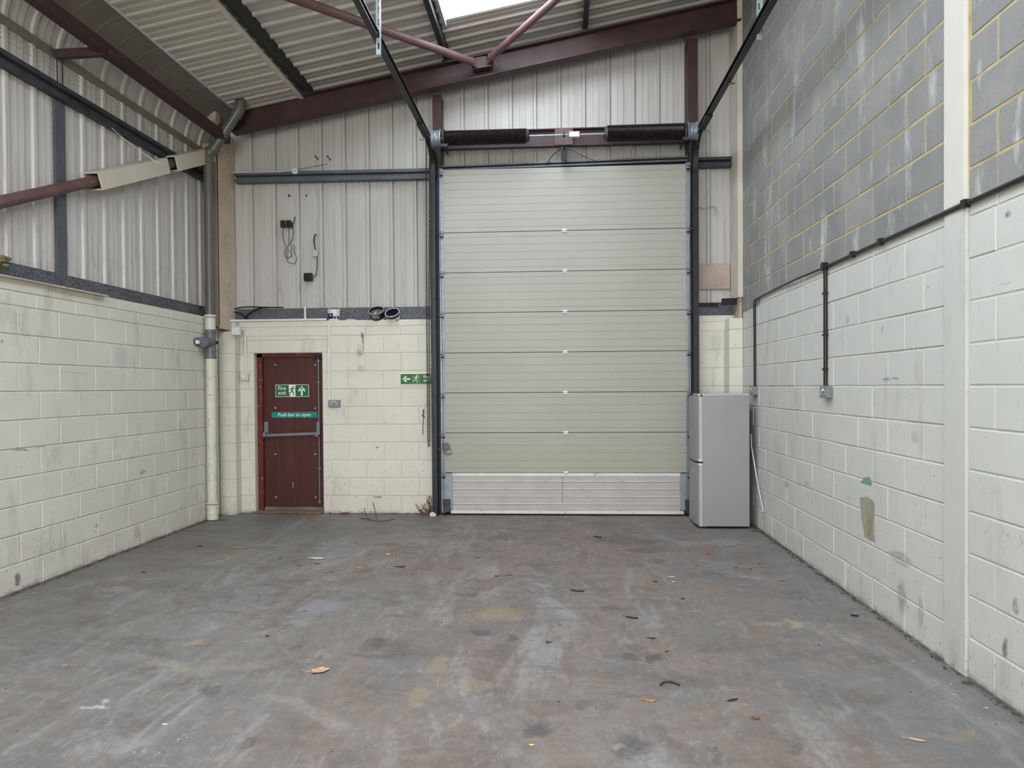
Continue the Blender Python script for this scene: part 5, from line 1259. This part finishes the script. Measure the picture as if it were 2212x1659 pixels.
MB().lathe([(0, .01), (.082, .012), (.0865, .099)], 28).build('white_lining', M['tub_white'], t, local=True)
MB().lathe([(.084, .094), (.093, .094), (.093, .102), (.084, .102)], 30).build('rim', M['tub_white'], t, local=True)
mb = MB(); random.seed(3)
for i in range(46):
    a = random.uniform(0, 2*PI); r_ = .055*math.sqrt(random.random()); q = Vector((r_*math.cos(a), r_*math.sin(a)-.01, .045+random.random()*.02)); d = Vector((random.uniform(-1, 1), random.uniform(-1, 1), random.uniform(-.3, .6))).normalized()*.016
    mb.tube([q-d, q+d], .0035, 5)
tag(mb.build('scraps', M['black_pl'], t, local=True), kind='stuff')
MB().tube([(.093*math.cos(PI*1.02+PI*.96*i/12), .095*math.sin(PI*1.02+PI*.96*i/12)-.012, .085-.06*math.sin(PI*i/12)) for i in range(13)], .002, 6).build('handle', M['clear_pl'], t, local=True)
c = P(758, 688, y=8.54)
o = MB().lathe([(0, 0), (.058, 0), (.064, .004), (.064, .012), (.060, .012), (.056, .008), (0, .008)], 28, Matrix.Translation((c.x, 8.55, 2.441))).build('tub_lid', M['tub_white']); tag(o, 'flat white tub lid lying on the ledge right of the upright tub', 'lid')
c = P(856, 692, y=8.475); thing1(MB().box((c.x-.05, YB-.012, 2.428), (c.x+.03, YB+.0, 2.437)), 'black_hook', M['black_steel'], 'small black strip on the ledge edge under the rightmost tub', 'strip')
# left ledge debris
a = P(108, 618, x=-4.24); b = P(228, 641, x=-4.23)
lb = MB(); lb.sweep([(-.035, 0), (.035, 0), (.035, .012), (-.035, .012)], [a, b]); thing1(lb, 'board_strip', M['cream_case'], 'thin pale board lying on the left ledge', 'board')
a = P(0, 597, x=-4.24); b = P(108, 618, x=-4.24); thing1(MB().sweep([(-.03, 0), (.03, 0), (.03, .014), (-.03, .014)], [a+Vector((0, -.3, 0)), a, b]), 'board_strip', M['board'], 'crumbling brown board edge at the near end of the left ledge', 'board')
c = P(8, 563, x=-4.25)
mb = MB(); random.seed(11)
for i in range(9): mb.sphere(c+Vector((random.uniform(-.03, .03), random.uniform(-.10, .07), random.uniform(-.05, .03))), .026, 5, (1, 1.3, .7))
thing1(mb, 'insulation_wad', M['yellow_wool'], 'wad of yellow insulation on the left ledge at the picture edge', 'insulation')
wire('wire_stay', [(172, 205), (250, 285), (330, 345), (345, 352)], 6.4, .003, 'white_pl', 'thin white wire slanting across the left rail')

# box and root by the big door
c = P(944, 1065, y=8.42); thing1(MB().bbox((c.x-.03, 8.44, P(944, 1080, y=8.42).z), (c.x+.03, YB, P(944, 1050, y=8.42).z), .004), 'grey_box', M['galv'], 'small grey box at the foot of the wall left of the big door', 'box')
rt = empty('dead_root', (-1.62, 8.3, 0)); tag(rt, 'tangled dead root growing at the wall foot left of the big door', 'root')
random.seed(5); mb = MB()
for i in range(16):
    a0 = P(random.uniform(914, 938), random.uniform(1106, 1114), z=0.0); a0.z = .01; a0.y = random.uniform(8.28, 8.40); h_ = random.uniform(.06, .24); dx = random.uniform(-.14, .05)
    mb.tube([a0, a0+Vector((dx*.4+random.uniform(-.03, .03), 0, h_*.4)), a0+Vector((dx*.8, random.uniform(-.04, .03), h_*.7)), a0+Vector((dx, random.uniform(-.05, .03), h_))], random.uniform(.003, .008), 5)
mb.build('stems', M['leaf_brown'], rt)
c = P(934, 1104, y=8.3); thing1(MB().add([(c.x-.03, 8.30, .0), (c.x+.04, 8.30, .0), (c.x+.045, 8.30, .035), (c.x, 8.30, .055), (c.x-.035, 8.30, .04), (c.x-.02, 8.34, .0), (c.x+.03, 8.35, .0), (c.x+.03, 8.34, .03)], [(0, 1, 2, 3, 4), (0, 5, 6, 1), (1, 6, 7, 2), (2, 7, 3), (3, 7, 5, 4), (4, 5, 0), (5, 7, 6)]), 'white_chunk', M['cream_chip'], 'broken white chunk lying against the left foot of the big door', 'chunk')

# ------------------------------------------------------------------ litter on the floor
def leaf_mesh(kind, seed):
    random.seed(seed); n_ = 18; top = []; mb = MB()
    for i in range(n_):
        a = 2*PI*i/n_; r_ = 1.0
        if kind == 'lobed': r_ = .72+.28*abs(math.cos(2.5*a))+random.uniform(-.05, .05)
        elif kind == 'crumple': r_ = random.uniform(.55, 1.0)
        elif kind == 'long': r_ = 1.0
        x = math.cos(a)*r_; y = math.sin(a)*r_*(.32 if kind == 'long' else .55 if kind != 'lobed' else .75)
        z = .22*abs(y)+.16*x*x*random.uniform(.6, 1.2)+random.uniform(0, .09 if kind != 'crumple' else .3)
        top.append((x, y, z))
    zc = .05 if kind != 'crumple' else .35
    inn = [(x*.5, y*.5, z*.4+zc*.6) for x, y, z in top]
    V = [(0, 0, zc)]+inn+top; V2 = [(x, y, z-.05) for x, y, z in V]; mn = min(v[2] for v in V2); V = [(x, y, z-mn) for x, y, z in V]; V2 = [(x, y, z-mn) for x, y, z in V2]
    o_ = len(V); fs = []
    for i in range(n_):
        j = (i+1) % n_; fs += [(0, 1+i, 1+j), (1+i, 1+n_+i, 1+n_+j, 1+j), (o_, o_+1+j, o_+1+i), (o_+1+i, o_+1+j, o_+1+n_+j, o_+1+n_+i), (1+n_+i, o_+1+n_+i, o_+1+n_+j, 1+n_+j)]
    mb.add(V+V2, fs)
    if kind in ('lobed', 'long'): mb.tube([(-.9, 0, .12), (-1.3, .05, .14), (-1.55, .02, .1)], .035, 5)
    return mb
LM = {}
def leaf(px, py, wpx, kind, mat, lab, rot=0, seed=0, group='dry leaves and scraps on the floor', cat='leaf', name='dry_leaf'):
    q = P(px, py, z=0); s_ = wpx/2*q.y/CF*1.12
    key = (kind, mat, seed)
    if key not in LM: LM[key] = leaf_mesh(kind, seed+1).mesh(name, M[mat])
    o = bpy.data.objects.new(name, LM[key]); o.location = (q.x, q.y, .0005); o.scale = (s_, s_, s_*.8); o.rotation_euler = (0, 0, R(rot))
    COL.objects.link(o); tag(o, lab, cat, group); return o
leaf(691, 1450, 38, 'lobed', 'leaf_tan', 'largest tan leaf, curled, on the lower left of the floor', 20, 1)
leaf(143, 1438, 17, 'crumple', 'leaf_orange', 'small orange leaf alone near the left edge of the floor', 10, 2)
leaf(1403, 1514, 27, 'long', 'leaf_orange', 'narrow orange leaf right of centre in the foreground', -10, 3)
leaf(1147, 1610, 15, 'crumple', 'yellow_chip', 'pale yellow foam scrap at the bottom middle of the floor', 0, 4, cat='scrap', name='foam_scrap')
leaf(1583, 1513, 24, 'long', 'leaf_dark', 'dark curled leaf in the right foreground', 25, 5)
leaf(1632, 1552, 22, 'crumple', 'leaf_brown', 'crumpled brown leaf just below the dark curled one', 0, 6)
leaf(1979, 1599, 30, 'long', 'leaf_tan', 'flat tan leaf in the lower right of the floor', -20, 7)
leaf(2130, 1530, 12, 'crumple', 'leaf_tan', 'small tan leaf close to the right wall foot', 0, 8)
leaf(521, 1184, 27, 'long', 'leaf_orange', 'rusty orange leaf in front of the fire door', 15, 3)
leaf(482, 1207, 13, 'crumple', 'leaf_yellow', 'dull yellow leaf left of the row in front of the fire door', 0, 9)
leaf(559, 1218, 17, 'long', 'leaf_yellow', 'yellow-green leaf in front of the fire door step', 5, 10)
leaf(605, 1207, 9, 'crumple', 'leaf_dark', 'dark scrap straight below the fire door', 0, 5)
leaf(686, 1207, 29, 'long', 'cream_chip', 'long pale dry leaf right of the fire door', 0, 11)
leaf(686, 1218, 13, 'crumple', 'leaf_brown', 'brown leaf just under the long pale leaf', 0, 12)
leaf(645, 1222, 9, 'crumple', 'leaf_dark', 'black scrap left of the brown and pale leaves', 0, 13)
leaf(672, 1243, 13, 'long', 'leaf_yellow', 'small yellow-green leaf below the brown one', 0, 10)
leaf(717, 1236, 8, 'crumple', 'leaf_dark', 'black scrap right of the small yellow-green leaf', 0, 13)
leaf(431, 1180, 12, 'crumple', 'leaf_dark', 'black scrap on the floor near the foot of the downpipe', 0, 13)
leaf(310, 1237, 14, 'crumple', 'leaf_olive', 'dark olive leaf near the left wall', 0, 14)
leaf(659, 1321, 11, 'long', 'leaf_brown', 'brown leaf alone between the fire door and the large tan leaf', 0, 15)
leaf(578, 1375, 11, 'crumple', 'leaf_dark', 'black crumpled scrap on the left half of the floor', 0, 16)
leaf(838, 1198, 11, 'crumple', 'yellow_chip', 'brighter of two yellow scraps near the big door', 0, 4, cat='scrap', name='foam_scrap')
leaf(777, 1226, 10, 'long', 'yellow_chip', 'thin yellow scrap left of the others near the big door', 0, 10, cat='scrap', name='foam_scrap')
leaf(865, 1225, 20, 'long', 'leaf_dark', 'dark twiggy leaf in front of the left side of the big door', 0, 5)
leaf(1032, 1205, 13, 'long', 'leaf_brown', 'brown leaf in front of the big door', -20, 15)
leaf(1074, 1245, 13, 'crumple', 'leaf_brown', 'left one of two brown leaves close together mid floor', 0, 12)
leaf(1099, 1243, 15, 'long', 'leaf_brown', 'right one of two brown leaves close together mid floor', 30, 15)
leaf(1417, 1257, 15, 'crumple', 'leaf_brown', 'brown leaf right of centre beside white scraps', 0, 17)
leaf(1451, 1246, 13, 'long', 'cream_chip', 'upper white scrap right of centre', 0, 11, cat='scrap', name='paper_scrap')
leaf(1454, 1257, 9, 'crumple', 'cream_chip', 'lower white scrap right of centre', 0, 18, cat='scrap', name='paper_scrap')
leaf(1475, 1294, 11, 'crumple', 'leaf_dark', 'dark scrap below the white scraps', 0, 16)
leaf(1365, 1335, 26, 'long', 'leaf_dark', 'long dark leaf lying mid right of the floor', -25, 19)
leaf(1185, 1388, 17, 'crumple', 'leaf_olive', 'olive leaf in the middle of the floor', 0, 14)
leaf(1407, 1379, 17, 'long', 'leaf_dark', 'dark leaf below the long dark one', -15, 5)
leaf(1441, 1408, 10, 'crumple', 'leaf_dark', 'dark scrap right of the round stains', 0, 13)
leaf(1207, 1516, 9, 'crumple', 'leaf_brown', 'brown scrap in the middle foreground', 0, 12)
leaf(1689, 1256, 12, 'long', 'leaf_olive', 'olive leaf towards the right wall', 0, 14)
leaf(1686, 1286, 9, 'long', 'leaf_orange', 'tiny orange leaf below the olive one near the right wall', 0, 3)
leaf(1621, 1230, 9, 'crumple', 'leaf_dark', 'dark scrap in front of the fridge', 0, 16)
leaf(357, 1565, 12, 'crumple', 'cream_chip', 'round white chip on the lower left of the floor', 0, 18, cat='scrap', name='paint_chip')
leaf(1525, 1197, 17, 'long', 'litter_red', 'red scrap of litter in front of the fridge', -10, 10, cat='litter', name='litter_scrap')
leaf(1847, 1331, 20, 'crumple', 'black_pl', 'black crumpled scrap near the right wall', 0, 20, cat='litter', name='litter_scrap')
leaf(1292, 1160, 14, 'long', 'leaf_dark', 'dark strip of bark close to the big door', 0, 5)
leaf(1640, 1148, 26, 'long', 'leaf_brown', 'reddish brown leaf behind the fridge corner', -20, 15)
leaf(452+30, 1124, 12, 'long', 'leaf_brown', 'brown leaf at the foot of the downpipe', 0, 15)
for i, (px, py) in enumerate(((13, 1488), (37, 1580), (718, 1624), (1731, 1294), (1546, 1616), (1967, 1495), (2151, 1565), (1769, 1395), (1600, 1218), (1590, 1226), (890, 1240), (1010, 1245), (1790, 1340), (1640, 1218), (1505, 1222), (1340, 1250), (645, 1190), (560, 1290), (955, 1345), (1210, 1350))):
    leaf(px, py, 6.5, 'crumple', 'leaf_dark', 'tiny dark crumb of leaf on the grey floor', i*40, 16, 'tiny dark leaf crumbs', 'leaf', 'leaf_crumb')
for i, (px, py) in enumerate(((398, 1587), (404, 1594), (311, 1622), (344, 1627), (290, 1625), (1883, 1318), (1982, 1396), (2013, 1409), (2054, 1478), (2061, 1500), (1972, 1428), (455, 1105+12), (385, 1597), (1885, 1429), (74, 1281))):
    leaf(px, py, 5, 'crumple', 'cream_chip', 'tiny white paint chip on the grey floor', i*50, 18, 'tiny white paint chips', 'paint chip', 'paint_chip')
random.seed(21); mb = MB()
for i in range(420):
    side = random.random()
    if side < .45: x_ = XR-.01-abs(random.gauss(0, .025)); y_ = random.uniform(2.6, 8.2)
    elif side < .8: x_ = XL+.01+abs(random.gauss(0, .02)); y_ = random.uniform(5.0, 8.2)
    else: x_ = random.uniform(-4.0, -1.5); y_ = YB-.01-abs(random.gauss(0, .02)); 
    r_ = random.uniform(.003, .011); mb.sphere((x_, y_, r_*.4), r_, 3, (random.uniform(.8, 1.8), random.uniform(.8, 1.8), .6))
mb = mb.build('wall_foot_grit', plain('dark_grit', (84, 74, 64), .9, var=.3, scale=30)); tag(mb, 'dark grit and crumbs gathered along the foot of the walls', 'grit', kind='stuff')
# twigs
def twig(pts, r, lab, mat='leaf_brown', extra=()):
    w0 = [Vector((P(a, b, z=0).x, P(a, b, z=0).y, max(c, r))) for a, b, c in pts]; w_ = []
    for i in range(len(w0)-1):
        p0 = w0[max(i-1, 0)]; p1 = w0[i]; p2 = w0[i+1]; p3 = w0[min(i+2, len(w0)-1)]
        for k in range(5):
            s_ = k/5; w_.append(.5*((2*p1)+(p2-p0)*s_+(2*p0-5*p1+4*p2-p3)*s_*s_+(3*p1-p0-3*p2+p3)*s_**3))
    w_.append(w0[-1]); mb = MB().tube(w_, r, 6)
    for e_ in extra: mb.tube([Vector((P(a, b, z=0).x, P(a, b, z=0).y, max(c, r*.8))) for a, b, c in e_], r*.8, 6)
    thing1(mb, 'twig', M[mat], lab, 'twig', 'twigs on the floor')
twig([(779, 1121, .0), (790, 1122, .01), (800, 1126, .02), (815, 1127, .01), (835, 1126, .0), (852, 1122, .0)], .0065, 'branching brown twig by the wall right of the fire door', extra=[[(800, 1126, .01), (790, 1119, .05), (787, 1118, .12)], [(815, 1127, .01), (812, 1121, .07), (806, 1118, .18)]])
twig([(1234, 1275, 0), (1245, 1279, .01), (1262, 1278, 0)], .005, 'short brown twig in the middle of the floor', 'leaf_dark')
twig([(1426, 1482, 0), (1434, 1478, .01), (1450, 1477, .01), (1468, 1482, 0)], .005, 'curved brown twig in the right foreground', 'leaf_dark')
twig([(1282, 1160, 0), (1290, 1161, .01), (1299, 1162, 0)], .006, 'small dark twig near the right half of the big door', 'leaf_dark')
twig([(735, 1112, .0), (745, 1111, .01), (753, 1110.5, .0)], .012, 'flat strip of bark at the wall foot right of the fire door', 'leaf_brown')
print('objects', len(bpy.data.objects), 'tris', sum(len(o.data.polygons) for o in bpy.data.objects if o.type == 'MESH'))
